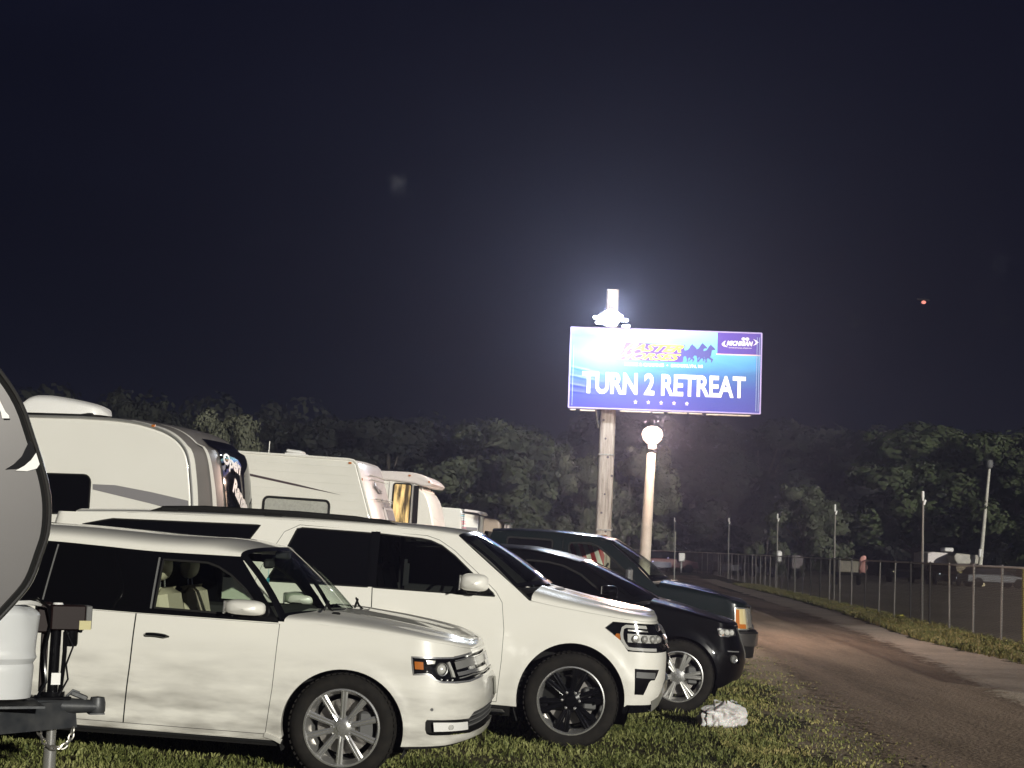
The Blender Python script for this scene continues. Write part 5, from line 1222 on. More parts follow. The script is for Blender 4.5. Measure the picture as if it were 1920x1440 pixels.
# ================================================================ FENCE
def wire():
    m = bpy.data.materials.new('chain_link'); m.use_nodes = True; t = m.node_tree; t.nodes.clear(); o = t.nodes.new('ShaderNodeOutputMaterial')
    tc = t.nodes.new('ShaderNodeTexCoord'); sx = t.nodes.new('ShaderNodeSeparateXYZ'); lk(t, tc.outputs['UV'], sx.inputs[0])
    def tri(op):
        a = t.nodes.new('ShaderNodeMath'); a.operation = op; lk(t, sx.outputs[0], a.inputs[0]); lk(t, sx.outputs[1], a.inputs[1])
        s = t.nodes.new('ShaderNodeMath'); s.operation = 'MULTIPLY'; s.inputs[1].default_value = 1/.075; lk(t, a.outputs[0], s.inputs[0])
        f = t.nodes.new('ShaderNodeMath'); f.operation = 'FRACT'; lk(t, s.outputs[0], f.inputs[0])
        l = t.nodes.new('ShaderNodeMath'); l.operation = 'LESS_THAN'; l.inputs[1].default_value = .36; lk(t, f.outputs[0], l.inputs[0]); return l
    a, b = tri('ADD'), tri('SUBTRACT'); mx = t.nodes.new('ShaderNodeMath'); mx.operation = 'MAXIMUM'; lk(t, a.outputs[0], mx.inputs[0]); lk(t, b.outputs[0], mx.inputs[1])
    d = t.nodes.new('ShaderNodeBsdfDiffuse'); d.inputs[0].default_value = (.075, .068, .062, 1); tr = t.nodes.new('ShaderNodeBsdfTransparent'); ms = t.nodes.new('ShaderNodeMixShader')
    lk(t, mx.outputs[0], ms.inputs[0]); lk(t, tr.outputs[0], ms.inputs[1]); lk(t, d.outputs[0], ms.inputs[2]); lk(t, ms.outputs[0], o.inputs[0]); return m
M['wire'] = wire(); M['galv'] = mat('galvanised_post', (.34, .32, .29), .45, .5, var=(6, .8, (.08, .075, .07)), coords='Generated'); M['galvdark'] = mat('dark_fence_post', (.05, .047, .045), .6, .2)
FH = 1.62
e = tag(empty('chain_link_fence', (FEN[0][0], FEN[0][1], 0)), 'long chain-link fence with slim metal posts running along the road into the distance', 'fence')
ox, oy = FEN[0]
pts = [(x-ox, y-oy) for x, y in FEN]; V = []; F = []; UV = []; s = 0
for i in range(len(pts)-1):
    a, b = pts[i], pts[i+1]; L = hypot(b[0]-a[0], b[1]-a[1]); o = len(V)
    V += [(a[0], a[1], .02), (b[0], b[1], .02), (b[0], b[1], FH-.02), (a[0], a[1], FH-.02)]; F.append((o, o+1, o+2, o+3)); UV += [(s, 0), (s+L, 0), (s+L, FH), (s, FH)]; s += L
mesh = MA().add(V, F).build('wire_mesh', M['wire'], e, False); uv = mesh.data.uv_layers.new(name='UVMap')
for i, q in enumerate(UV): uv.data[i].uv = q
rl = MA(); [rl.tube([(pts[i][0], pts[i][1], FH), (pts[i+1][0], pts[i+1][1], FH)], .024, 8) for i in range(len(pts)-1)]; rl.build('top_rail', mat('galvanised_rail', (.52, .49, .45), .4, .4, var=(.8, .6, (.22, .20, .19))), e)
post = MA(); post.tube([(0, 0, 0), (0, 0, FH)], .028, 10); post.lathe([(.034, -.02), (.034, .02), (.015, .045), (0, .05)], 10, axis='z', c=(0, 0, FH)); p0 = None; s = 0; k = 0; seg = 0; acc = 0; T = 2.44
tot = sum(hypot(pts[i+1][0]-pts[i][0], pts[i+1][1]-pts[i][1]) for i in range(len(pts)-1)); s = 1.1
me_l = None
rr = random.Random(3)
while s < tot-1:
    q = s; i = 0
    while i < len(pts)-2 and q > hypot(pts[i+1][0]-pts[i][0], pts[i+1][1]-pts[i][1]): q -= hypot(pts[i+1][0]-pts[i][0], pts[i+1][1]-pts[i][1]); i += 1
    L = hypot(pts[i+1][0]-pts[i][0], pts[i+1][1]-pts[i][1]); x = pts[i][0]+(pts[i+1][0]-pts[i][0])*q/L; y = pts[i][1]+(pts[i+1][1]-pts[i][1])*q/L
    if me_l is None: me_l = post.build('post', M['galv'], e); me_d = me_l.data.copy(); me_d.materials[0] = M['galvdark']; c = me_l
    else:
        c = me_l.copy(); c.parent = e; COL.objects.link(c)
        if rr.random() < .35: c.data = me_d
    c.location = (x, y, hgt(x+ox)); c.rotation_euler = (R(rr.uniform(-1, 1)), R(rr.uniform(-1, 1)), 0); s += T*rr.uniform(.93, 1.07)

# tall thin light poles along the fence
def fx(Y):
    for i in range(len(FEN)-1):
        if FEN[i][1] <= Y <= FEN[i+1][1]: t = (Y-FEN[i][1])/(FEN[i+1][1]-FEN[i][1]); return FEN[i][0]+(FEN[i+1][0]-FEN[i][0])*t
def tall(X, Y, h):
    e = tag(empty('light_pole', (X, Y, 0)), None, 'pole', 'tall thin poles standing along the fence')
    p = MA(); p.tube([(0, 0, 0), (.0, 0, h-.25)], [.042, .030], 8); p.build('pole', M['galv'], e)
    b = MA(); b.lathe([(.0, .05), (.035, .04), (.042, -.10), (.025, -.22)], 12, axis='z', c=(-.015, -.03, h-.1)); b.box((.035, -.02, h-.36), (.06, .06, .16), Matrix.Rotation(.3, 3, 'Y'), .015); b.build('floodlight_head', M['white_plastic'], e)
    return e
tp = [(1728, 43.7, 3.62, 'tall thin pole at the fence, directly left of the leaning lamp pole'), (1564, 59.5, 3.68, 'tall thin pole with a small side box, beside the tan cloth on the fence'), (1457, 78, 3.72, 'tall thin pole with a white box where it meets the fence rail'), (1366, 103, 3.95, 'tall thin pole above the middle of the far fence, purple lights near its foot'), (1264, 128, 4.35, 'farthest and faintest tall thin pole, just right of the globe lamp post')]
for px, Y, h, lb in tp:
    P = at(px, 1000, Y); o = tall(P.x, Y-.12, h); o['label'] = lb
# leaning lamp pole
b = at(1837, 1068, 127); t_ = at(1855, 878, 127)
lean = tag(empty('lamp_pole', (b.x, 127, 0)), 'leaning white pole with an unlit dark lamp head, at the right behind the fence', 'lamp pole')
d = MA(); dx = (t_.x-b.x)/(t_.z-b.z); d.tube([(-dx*b.z, 0, 0), (0, 0, b.z), (t_.x-b.x, 0, t_.z)], [.20, .17, .11], 12); d.build('pole', mat('weathered_white_pole', (.62, .60, .52), .6, var=(5, .5)), lean)
d = MA(); d.box((.07, 0, b.z+1.3), (.32, .3, .65), bev=.04); d.box((.0, 0, b.z+.05), (1.1, .3, .25), bev=.05); d.build('junction_box', M['white_plastic'], lean)
d = MA(); d.lathe([(0, .40), (.24, .35), (.31, .1), (.26, -.24), (.14, -.34)], 16, axis='z', c=(t_.x-b.x, 0, t_.z+.3)); d.build('lamp_head', M['greyplastic'], lean)

# cloths on the fence, litter, bag
def cloth(px, Y, w, h, col, nm, label, cat, over=.25):
    P = at(px, 1045, Y); X0 = fx(Y)
    c = MA(); d = Vector((FEN[3][0]-FEN[2][0], FEN[3][1]-FEN[2][1], 0)).normalized()
    def f(a, b):
        s_ = (a-.5)*w; z = FH+.035-max(0, (b-over))*h; o = .05 if b > over else .05*(b/over*2-1); bb = .03*sin(a*17)*b+.02*sin(a*41)
        if b <= over: z = FH+.035-(over-b)*h
        return Vector((X0, Y, 0))+d*s_+Vector((-(.03+(o if b > over else -.05)+bb), 0, z+.03*sin(a*9)*b))
    c.grid(f, 24, 14); tag(c.build(nm, mat(nm+'_fabric', col, .9, bump=(30, .3)), None), label, cat)
def end_trailer(px, Y, w, z0, z1, col, label):
    P = at(px, 1060, Y); e = tag(empty('cargo_trailer', (P.x, Y, .004)), label, 'trailer', 'vehicles far beyond the fence'); m = mat('weathered_trailer_panel', col, .6, var=(1.5, .6))
    a = MA(); shell(a, [(-w*.5, z1), (w*.18, z1), (w*.18, z0), (-w*.46, z0), (-w*.5, z0+.15)], 0, 2.6, .05); a.build('body', m, e)
    a = MA(); shell(a, [(w*.22, z1-.03), (w*.5, z1-.05), (w*.46, z0+.25), (w*.22, z0+.15)], .3, 2.4, .05); a.build('side_box', m, e)
    a = MA(); a.box((-w*.1, 1.2, z0-.1), (w*.6, 2.2, .16)); a.build('chassis', M['dark'], e)
    for x in (-w*.45, w*.3): MA().lathe([(0, -.1), (.3, -.1), (.34, 0), (.3, .1), (0, .1)], 16, axis='x', c=(x, 1.0, .34)).build('wheel', M['tyre'], e)
end_trailer(1600, 96, 1.8, .78, 1.46, (.40, .36, .28), 'small tan cargo trailer seen end-on beyond the fence, right of a tall thin pole')
end_trailer(1496, 112, .85, .75, 1.65, (.30, .26, .27), 'dull mauve-grey cargo trailer beyond the fence, left of the tan one')
P = at(1645, 1045, 51.5); c = MA()
def jf(a, b):
    t = 2*pi*b; w = (.07+.05*min(1, a*5))*(1-.25*max(0, a-.7)/.3)
    return Vector((w*cos(t)+.02*sin(a*8+b*9), .07*sin(t), FH+.10-.50*a+.02*sin(b*12)))
c.grid(jf, 16, 21); c.lathe([(0, .07), (.06, .05), (.08, 0), (.05, -.06)], 12, axis='z', c=(0.02, 0, FH+.09)); o = tag(c.build('jacket', mat('pinkish_red_fabric', (.52, .27, .24), .9, bump=(20, .4))), 'pinkish red jacket hung on a fence post', 'jacket'); o.location = (fx(51.5)-.06, 51.5, 0)
P = at(1461, 1045, 76); MA_ = MA(); MA_.box((0, 0, 0), (.25, .2, .55), bev=.06); o = tag(MA_.build('utility_box', M['white_plastic']), 'small white box mounted on the fence top', 'box'); o.location = (P.x, 76, 1.6)
P = at(1919, 1090, 33.2); MA_ = MA(); MA_.box((0, 0, 0), (.10, .10, 1.62), bev=.01); o = tag(MA_.build('marker_post', mat('yellow_post_paint', (.55, .45, .05), .6, var=(5, .5))), 'yellow marker post beside the fence at the right edge', 'post'); o.location = (P.x+.03, 33.2, .81)
P = at(1688, 1160, 46); c = MA(); c.lathe([(0, -.09), (.05, -.09), (.07, .09), (.06, .09), (.045, -.07)], 14, axis='x'); o = tag(c.build('paper_cup', mat('yellow_cup', (.75, .70, .12), .5)), 'yellow paper cup lying in the fence-side grass', 'cup'); o.location = (P.x, 46, hgt(P.x)+.07); o.rotation_euler = (0, 0, .6)
def bag():
    def f(a, b):
        t = 2*pi*b; prof = min(1, (a*8+.25))**.5*(1 if a < .45 else max(.10, 1-((a-.45)/.55)**1.5*.9)); r = .20*prof
        lo = noise.noise(Vector((cos(t)*1.3, sin(t)*1.3, a*2.2+4)))
        pl = (abs(sin(4.5*t+3*lo+2*a))-.5)*.030*min(1, a*2.2)*(1.1-a)+(abs(noise.noise(Vector((cos(t)*3.4, sin(t)*3.4, a*5))))-.2)*.055
        rr = r+pl*prof+.045*lo*prof
        z = .215*(1-(1-min(1, a/.8))**1.7)*(1+.30*noise.noise(Vector((cos(t)*.9+5, sin(t)*.9, 1))))+(.035*(a-.8)/.2 if a > .8 else 0)
        return Vector((cos(t)*rr*1.18+.05*a, sin(t)*rr*.85, z-.004))
    ma = MA().grid(f, 50, 121)
    P = at(1350, 1350, 15.9); m = mat('crumpled_white_bag', (.70, .68, .67), .32, var=(9, .4, (.48, .42, .42)), bump=(60, .6, .01)); b = m.node_tree.nodes['Principled BSDF']; b.inputs['Subsurface Weight'].default_value = .25; b.inputs['Subsurface Scale'].default_value = .05
    e = tag(empty('plastic_bag', (P.x, 15.9, hgt(P.x)), Matrix.Rotation(.4, 3, 'Z')), 'crumpled white plastic bag on the grass in front of the cars', 'bag'); ma.build('sack', m, e)
    for k, (x, y, w) in enumerate(((-.035, -.02, .11), (.13, .01, .09))):
        h = MA(); h.grid(lambda a, b: Vector((x+w*cos(pi*a)*.5+.012*sin(a*9), y+.022*(2*b-1)+.03*sin(pi*a)*(-1 if k else 1), .205+.065*sin(pi*a)+.008*sin(b*5+a*7))), 18, 5); h.build('handle', m, e)
bag()

# ================================================================ SIGN, POLES, LAMPS
def woodmat():
    m, t, b = NT('weathered_pole_wood'); b.inputs['Roughness'].default_value = .85
    tc = t.nodes.new('ShaderNodeTexCoord'); mp = t.nodes.new('ShaderNodeMapping'); mp.inputs['Scale'].default_value = (14, 14, 1.1); n = t.nodes.new('ShaderNodeTexNoise'); n.inputs['Scale'].default_value = 1.3; n.inputs['Detail'].default_value = 10; n.inputs['Roughness'].default_value = .7
    cr = t.nodes.new('ShaderNodeValToRGB'); e = cr.color_ramp.elements; e[0].position = .33; e[0].color = (.11, .08, .06, 1); e[1].position = .60; e[1].color = (.40, .345, .29, 1); k = e.new(.44); k.color = (.27, .22, .18, 1)
    lk(t, tc.outputs['Object'], mp.inputs[0]); lk(t, mp.outputs[0], n.inputs[0]); lk(t, n.outputs['Fac'], cr.inputs[0]); lk(t, cr.outputs[0], b.inputs['Base Color'])
    v = t.nodes.new('ShaderNodeTexVoronoi'); v.inputs['Scale'].default_value = 3.2; lk(t, tc.outputs['Object'], v.inputs[0])
    bp = t.nodes.new('ShaderNodeBump'); bp.inputs['Strength'].default_value = .6; bp.inputs['Distance'].default_value = .02; lk(t, n.outputs['Fac'], bp.inputs['Height']); lk(t, bp.outputs[0], b.inputs['Normal']); return m
M['wood'] = woodmat()
SY = 36.0; pb = at(1131, 1000, SY+.42); pt = at(1149, 545, SY+.42)
pole = tag(empty('wooden_pole', (pb.x, SY+.42, 0)), 'weathered square wooden pole carrying the banner sign', 'pole')
lx = (pt.x-pb.x)/(pt.z-pb.z)
d = MA(); n0 = 40
for i in range(n0):
    z0, z1 = pt.z*i/n0, pt.z*(i+1)/n0
def polef(a, b):
    z = pt.z*a; t = 2*pi*b; w = .178*(1-.25*max(0, a-.6)/.4); c, s_ = cos(t), sin(t); ex = .45
    return Vector((lx*(z-pb.z)+w*abs(c)**ex*(1 if c > 0 else -1)+.006*noise.noise(Vector((z*2, b*6, 0))), w*abs(s_)**ex*(1 if s_ > 0 else -1), z))
d.grid(polef, 60, 33); d.box((lx*(pt.z-pb.z), 0, pt.z), (.26, .26, .02)); d.build('post', M['wood'], pole)
zb = at(1135, 852, SY+.2).z; s_ = MA(); s_.box((lx*(zb-pb.z), 0, zb), (.375, .375, .035), bev=.004); s_.box((lx*(zb-pb.z), 0, zb-1.7), (.375, .375, .035), bev=.004); s_.build('steel_band', M['galv'], pole)
kn = MA(); rk = random.Random(2)
for i in range(16): kn.lathe([(0, -.004), (rk.uniform(.012, .03), -.003), (.03, .004)], 8, c=(lx*(i*.42)+rk.uniform(-.12, .12), -.178, .4+i*.42))
kn.build('bolt', M['brown'], pole)
# banner
m, t, b = NT('printed_banner'); b.inputs['Roughness'].default_value = .45; tc = t.nodes.new('ShaderNodeTexCoord'); sx = t.nodes.new('ShaderNodeSeparateXYZ'); lk(t, tc.outputs['Object'], sx.inputs[0])
n = t.nodes.new('ShaderNodeTexNoise'); n.inputs['Scale'].default_value = 1.6; n.inputs['Detail'].default_value = 4; n.inputs['Distortion'].default_value = .6; mp = t.nodes.new('ShaderNodeMapping'); mp.inputs['Scale'].default_value = (.6, 1, 2.2); lk(t, tc.outputs['Object'], mp.inputs[0]); lk(t, mp.outputs[0], n.inputs[0])
ad = t.nodes.new('ShaderNodeMath'); ad.operation = 'MULTIPLY_ADD'; ad.inputs[1].default_value = .28; lk(t, n.outputs['Fac'], ad.inputs[0]); lk(t, sx.outputs[2], ad.inputs[2])
mr = t.nodes.new('ShaderNodeMapRange'); mr.inputs[1].default_value = .14; mr.inputs[2].default_value = 1.94; lk(t, ad.outputs[0], mr.inputs[0])
cr = t.nodes.new('ShaderNodeValToRGB'); e = cr.color_ramp.elements; e[0].position = 0; e[0].color = (.030, .030, .26, 1); e[1].position = 1; e[1].color = (.25, .55, .55, 1)
for p, c in ((.28, (.026, .05, .28)), (.45, (.028, .11, .32)), (.62, (.06, .26, .50)), (.80, (.13, .42, .52))): k = e.new(p); k.color = (*c, 1)
lk(t, mr.outputs[0], cr.inputs[0]); lk(t, cr.outputs[0], b.inputs['Base Color']); M['banner'] = m
bw = mat('crease_bump', (.1, .1, .4), .5)
sl = at(1068, 690, SY); sr = at(1425, 699, SY); W_ = (sr-sl).length; z0 = at(1246, 770.5, SY).z; z1 = at(1246, 620, SY).z; Hs = z1-z0
tilt = Matrix.Rotation(atan2(.2*.0, 1), 3, 'Y')
sg = tag(empty('banner_sign', (sl.x, SY, z0), Matrix.Rotation(R(-2), 3, 'Z')), 'wide blue banner sign reading TURN 2 RETREAT, lit by a floodlight', 'sign')
roll_fix = 0
def bz(u, v):
    cr_ = 0
    for (cu_, cv_, an, am) in ((.03, .72, .35, .012), (.05, .62, .42, .012), (.06, .52, .5, .010), (.08, .10, .30, .012), (.04, .80, .28, .008)):
        dd = (v-(1-cv_))-( -(u-cu_))*an; cr_ += am*exp(-(dd/.012)**2)*exp(-max(0, u-cu_-.02)/.07)
    return -cr_-.003*sin(u*9+v*4)
fm = MA(); fm.grid(lambda a, b: Vector((W_*b, bz(b, a), Hs*a)), 90, 160); face = fm.build('banner_face', M['banner'], sg)
bk_ = MA(); bk_.box((W_/2, .06, Hs/2), (W_+.03, .08, Hs+.03), bev=.01); bk_.build('backing_board', mat('grey_board', (.25, .24, .24), .7), sg)
em = MA(); [em.tube(P_, .018, 6) for P_ in ([(0, -.01, 0), (W_, -.01, 0)], [(0, -.01, Hs), (W_, -.01, Hs)], [(0, -.01, 0), (0, -.01, Hs)], [(W_, -.01, 0), (W_, -.01, Hs)])]; em.build('banner_hem', mat('hem_fabric', (.35, .30, .55), .6), sg)
i2 = MA(); [i2.tube(P_, .008, 4) for P_ in ([(.08, -.02, .05), (.08, -.02, Hs-.4)], [(W_-.10, -.02, .05), (W_-.10, -.02, Hs-.1)], [(W_-.05, -.02, .05), (W_-.05, -.02, Hs-.1)])]; i2.build('seam', mat('seam_fabric', (.30, .38, .60), .6), sg)
pp = MA(); rk = random.Random(8)
for (a, b_) in ((.01, .04), (.06, .14), (.27, .43), (.44, .50), (.52, .62), (.63, .70), (.72, .95)): pp.box((W_*(a+b_)/2, 0.0, -.045-.01*rk.random()), (W_*(b_-a), .06, .035), bev=.008)
pp.build('lower_batten', mat('pale_batten', (.55, .48, .40), .7, var=(7, .6)), sg)
br = MA(); br.tube([(.62, .06, -.02), (.70, .30, -.42)], .02, 6); br.build('brace', M['galv'], sg)
def text(txt, u0, v0, u1, v1, mt, parent, y=-.022, shear=0, off=0, ext=.004, name='lettering', bold=0):
    cu = bpy.data.curves.new(name, 'FONT'); cu.body = txt; cu.size = 1; cu.shear = shear; cu.offset = bold; cu.extrude = 0; cu.resolution_u = 4
    to = bpy.data.objects.new('tmp_text', cu); COL.objects.link(to); bpy.context.view_layer.update(); me = bpy.data.meshes.new_from_object(to.evaluated_get(bpy.context.evaluated_depsgraph_get())); bpy.data.objects.remove(to); bpy.data.curves.remove(cu)
    xs = [v.co.x for v in me.vertices]; ys = [v.co.y for v in me.vertices]; ax, bx, ay, by = min(xs), max(xs), min(ys), max(ys)
    for v in me.vertices:
        u = u0+(u1-u0)*(v.co.x-ax)/(bx-ax); vv = v1+(v0-v1)*(v.co.y-ay)/(by-ay); v.co = Vector((W_*u, bz(u, 1-vv)+(y+.016), Hs*(1-vv)))
    me.materials.append(mt); me.polygons.foreach_set('use_smooth', [False]*len(me.polygons)); me.update()
    if sum(p_.normal.y*p_.area for p_ in me.polygons) > 0: me.flip_normals()
    o = bpy.data.objects.new(name, me); COL.objects.link(o); o.parent = parent; return o
M['ink_white'] = mat('white_ink', (.78, .77, .74), .5); M['ink_yellow'] = mat('yellow_ink', (.75, .45, .05), .5); M['ink_navy'] = mat('navy_ink', (.05, .05, .22), .5); M['ink_purple'] = mat('purple_ink', (.07, .035, .28), .5)
text('TURN 2 RETREAT', .068, .545, .922, .818, M['ink_white'], sg, y=-.030, bold=.028)
def quad(P_, mt, y, name, parent=None):
    a = MA(); V, F = cdt(P_, (), .03); a.add([(W_*u, bz(u, 1-v)+(y+.016), Hs*(1-v)) for u, v in V], [f[::-1] for f in F]); return a.build(name, mt, parent or sg, False)
logo = quad([(.290, .165), (.600, .175), (.592, .385), (.580, .395), (.236, .385), (.250, .345), (.272, .285)], M['ink_purple'], -.021, 'logo_backing')
text('FASTER', .282, .180, .596, .275, M['ink_yellow'], sg, y=-.026, shear=.55, bold=.04); text('HORSES', .246, .292, .582, .378, M['ink_yellow'], sg, y=-.026, shear=.55, bold=.04)
text('MUSIC & CAMPING  \u2022  BROOKLYN, MI', .288, .418, .695, .462, M['ink_white'], sg, bold=.02)
def horse(ox, oy, s, dep):
    P_ = [(0, .52), (.04, .40), (.14, .34), (.30, .34), (.42, .30), (.50, .20), (.56, .08), (.62, .02), (.66, -.04), (.69, .03), (.78, .10), (.90, .22), (.88, .28), (.80, .27), (.72, .30), (.70, .42), (.68, .56), (.62, .66), (.70, .72), (.80, .78), (.76, .86), (.72, .96), (.68, .95), (.70, .84), (.60, .78), (.52, .72), (.44, .80), (.46, .92), (.40, .98), (.37, .96), (.40, .88), (.36, .76), (.34, .68), (.24, .66), (.18, .74), (.10, .82), (.04, .92), (-.04, .98), (-.06, .95), (.02, .84), (.06, .72), (.08, .62), (.02, .60), (-.08, .62), (-.14, .60), (-.06, .54)]
    return quad([(ox+x*s*.42, oy+y*s) for x, y in P_], M['ink_navy'], dep, 'horse_silhouette')
horse(.575, .165, .23, -.022); horse(.628, .148, .235, -.0235); horse(.672, .165, .23, -.025)
bx = quad([(.770, .006), (.995, .006), (.995, .270), (.770, .270)], M['ink_purple'], -.0225, 'corner_panel')
quad([(.765, .270), (.995, .270), (.995, .284), (.765, .284)], mat('pink_ink', (.7, .45, .45), .5), -.0225, 'panel_line')
text('MICHIGAN', .818, .105, .955, .165, M['ink_white'], sg, y=-.026, shear=.3, bold=.05); text('INTERNATIONAL SPEEDWAY', .83, .186, .95, .198, M['ink_white'], sg, y=-.026)
quad([(.812, .105), (.800, .125), (.792, .150), (.800, .175), (.825, .185), (.810, .165), (.806, .148), (.808, .128)], M['ink_white'], -.026, 'arrow_mark'); quad([(.955, .075), (.975, .095), (.984, .115), (.972, .140), (.955, .160), (.968, .130), (.970, .112), (.964, .095)], M['ink_white'], -.026, 'arrow_mark')
for cx in (.905, .925): quad([(cx+.010*cos(a), .078+.014*sin(a)*1.4) for a in [2*pi*i/10 for i in range(10)]], M['ink_white'], -.026, 'logo_dot')
for cx in (.350, .417, .484, .551, .618):
    quad([(cx+(.011 if i % 2 == 0 else .005)*cos(pi/2+pi*i/5)*1.0, .905-(.030 if i % 2 == 0 else .0135)*sin(pi/2+pi*i/5)) for i in range(10)], mat('star_ink', (.72, .60, .66), .5) if cx < .36 else bpy.data.materials['star_ink'], -.022, 'star')
# floodlight on the pole, above the banner
fl = at(1145, 598, SY-1.3)
M['flood'] = emis('floodlight_glow', (.93, .97, 1.0), 60); M['globe'] = emis('globe_glow', (1.0, .76, .58), 3)
f = tag(empty('floodlight', (fl.x, SY-1.3, fl.z)), 'lit white floodlight cluster on the wooden pole above the banner', 'floodlight')
a = MA(); a.lathe([(0, -.16), (.12, -.14), (.19, -.06), (.20, .02), (.15, .08)], 24, axis='z'); a.build('lens', M['flood'], f)
a = MA(); a.lathe([(.27, .05), (.28, .075), (.16, .16), (.09, .20), (.0, .22)], 24, axis='z'); a.lathe([(.27, .05), (.20, .02)], 24, axis='z'); a.build('reflector_housing', M['white_plastic'], f)
a = MA(); a.tube([(0, 0, .2), (.02, .15, .27), (.05, 1.56, .13)], .028, 8); a.build('bracket_arm', M['galv'], f)
a = MA()
for (x, z) in ((-.30, .02), (.30, -.02), (.34, -.15), (-.25, -.09)): a.box((x, -.02, z), (.16, .10, .05), bev=.015)
a.build('side_lamp', M['flood'], f)
# globe street lamp
g0 = at(1209, 1050, 33); g1 = at(1221, 850, 33); gl = at(1225, 815, 33)
lp = tag(empty('street_lamp', (g0.x-(g1.x-g0.x)/(g1.z-g0.z)*g0.z, 33, 0)), 'pale round lamp post with a glowing pinkish globe, right of the sign pole', 'street lamp')
kx = (g1.x-g0.x)/(g1.z-g0.z)
a = MA(); a.tube([(0, 0, 0), (kx*g1.z, 0, g1.z)], [.135, .095], 20); a.build('post', mat('pale_painted_post', (.48, .44, .38), .6, var=(4, .5), bump=(20, .2)), lp)
a = MA(); a.lathe([(.09, -.16), (.10, -.10), (.09, -.04), (.0, -.04)], 20, axis='z', c=(kx*gl.z, 0, gl.z-.14)); a.build('lamp_base', M['greyplastic'], lp)
a = MA(); a.lathe([(0, -.20), (.10, -.19), (.185, -.11), (.22, 0), (.19, .10), (.10, .165), (0, .18)], 28, axis='z', c=(kx*gl.z, 0, gl.z)); a.build('globe', M['globe'], lp)
def lamp(name, loc, power, col, r=.25):
    L = bpy.data.lights.new(name, 'POINT'); L.energy = power; L.color = col; L.shadow_soft_size = r; o = bpy.data.objects.new(name, L); COL.objects.link(o); o.location = loc; return o
lamp('floodlight_lamp', (fl.x-.05, SY-1.42, fl.z-.30), 60, (.90, .95, 1.0), .10)
lamp('floodlight_front_lamp', (fl.x, SY-2.05, fl.z+.06), 860, (.88, .94, 1.0), .14)
lamp('street_lamp_light', (gl.x, 32.66, gl.z+.05), 950, (1.0, .67, .52), .12)

# ================================================================ TREES
def leafmat(name, c):
    m, t, b = NT(name); b.inputs['Roughness'].default_value = .8; b.inputs['Specular IOR Level'].default_value = .1
    tc = t.nodes.new('ShaderNodeTexCoord'); n = t.nodes.new('ShaderNodeTexNoise'); n.inputs['Scale'].default_value = .9; n.inputs['Detail'].default_value = 7; n.inputs['Roughness'].default_value = .7; lk(t, tc.outputs['Object'], n.inputs[0])
    cr = t.nodes.new('ShaderNodeValToRGB'); e = cr.color_ramp.elements; e[0].position = .35; e[0].color = (*[q*.55 for q in c], 1); e[1].position = .68; e[1].color = (*[min(1, q*1.45) for q in c], 1); lk(t, n.outputs['Fac'], cr.inputs[0]); lk(t, cr.outputs[0], b.inputs['Base Color']); return m
BARK = mat('tree_bark', (.09, .075, .06), .9, var=(3, .6))
def leaves(ma, c, rad, n, rd, sz, squash=1.0):
    for i in range(n):
        a = rd.uniform(0, 2*pi); z = rd.uniform(-.55, 1); r = sqrt(max(0, 1-z*z)); k = rd.uniform(.62, 1.08)**.7
        d = Vector((cos(a)*r, sin(a)*r, z)); p = Vector(c)+Vector((d.x*rad*k, d.y*rad*k, d.z*rad*k*squash))
        nrm = (d+Vector((rd.gauss(0, .32), rd.gauss(0, .32), rd.gauss(0, .32)))).normalized(); u = nrm.orthogonal().normalized(); v = nrm.cross(u); an = rd.uniform(0, pi); u, v = u*cos(an)+v*sin(an), v*cos(an)-u*sin(an); s_ = sz*.78*rd.uniform(.6, 1.5)
        o = len(ma.v); v = v if u.cross(v).dot(d) > 0 else -v; ma.v += [tuple(p-u*s_), tuple(p-v*s_*.6), tuple(p+u*s_), tuple(p+v*s_*.65)]; ma.n += [tuple((d*.75+nrm*.35).normalized())]*4; ma.f.append((o, o+1, o+2, o+3)); ma.m.append(0)
def treeproto(seed, kind):
    rd = random.Random(seed); cr = MA(); tk = MA(); H = 10.0
    nb = {'round': 34, 'tall': 30, 'bushy': 26}[kind]
    lean = rd.uniform(-.3, .3); tk.tube([(0, 0, 0), (lean*.3, 0, H*.25), (lean, .1, H*.5), (lean*1.2, 0, H*.8)], [.24, .20, .13, .04], 8)
    for i in range(nb):
        if kind == 'round': z = rd.uniform(.16, .93)*H; w = H*.40*sin(pi*min(1, (z/H)*.80+.12))**.65
        elif kind == 'tall': z = rd.uniform(.14, .95)*H; w = H*.25*sin(pi*min(1, (z/H)*.78+.14))**.7
        else: z = rd.uniform(.05, .85)*H; w = H*.48*sin(pi*min(1, (z/H)*.72+.22))
        a = rd.uniform(0, 2*pi); rr_ = w*sqrt(rd.uniform(.12, 1))*.88; c = (rr_*cos(a), rr_*sin(a), z); rad = rd.uniform(.09, .17)*H*(1-.25*z/H)
        leaves(cr, c, rad, int(380*(rad/1.2)**1.5)+90, rd, .20, rd.uniform(.75, 1.15))
        for q in range(3):
            a2 = rd.uniform(0, 2*pi); leaves(cr, (c[0]+cos(a2)*rad, c[1]+sin(a2)*rad, z+rd.uniform(-.2, .9)*rad), rad*.42, 60, rd, .15)
        if i % 3 == 0: tk.tube([(lean*.5, 0, z*.55), (c[0]*.5, c[1]*.5, z*.8), (c[0]*.9, c[1]*.9, z)], [.09, .06, .02], 5)
    return cr, tk
PROT = {}
GT = 'trees standing beyond the parking field'
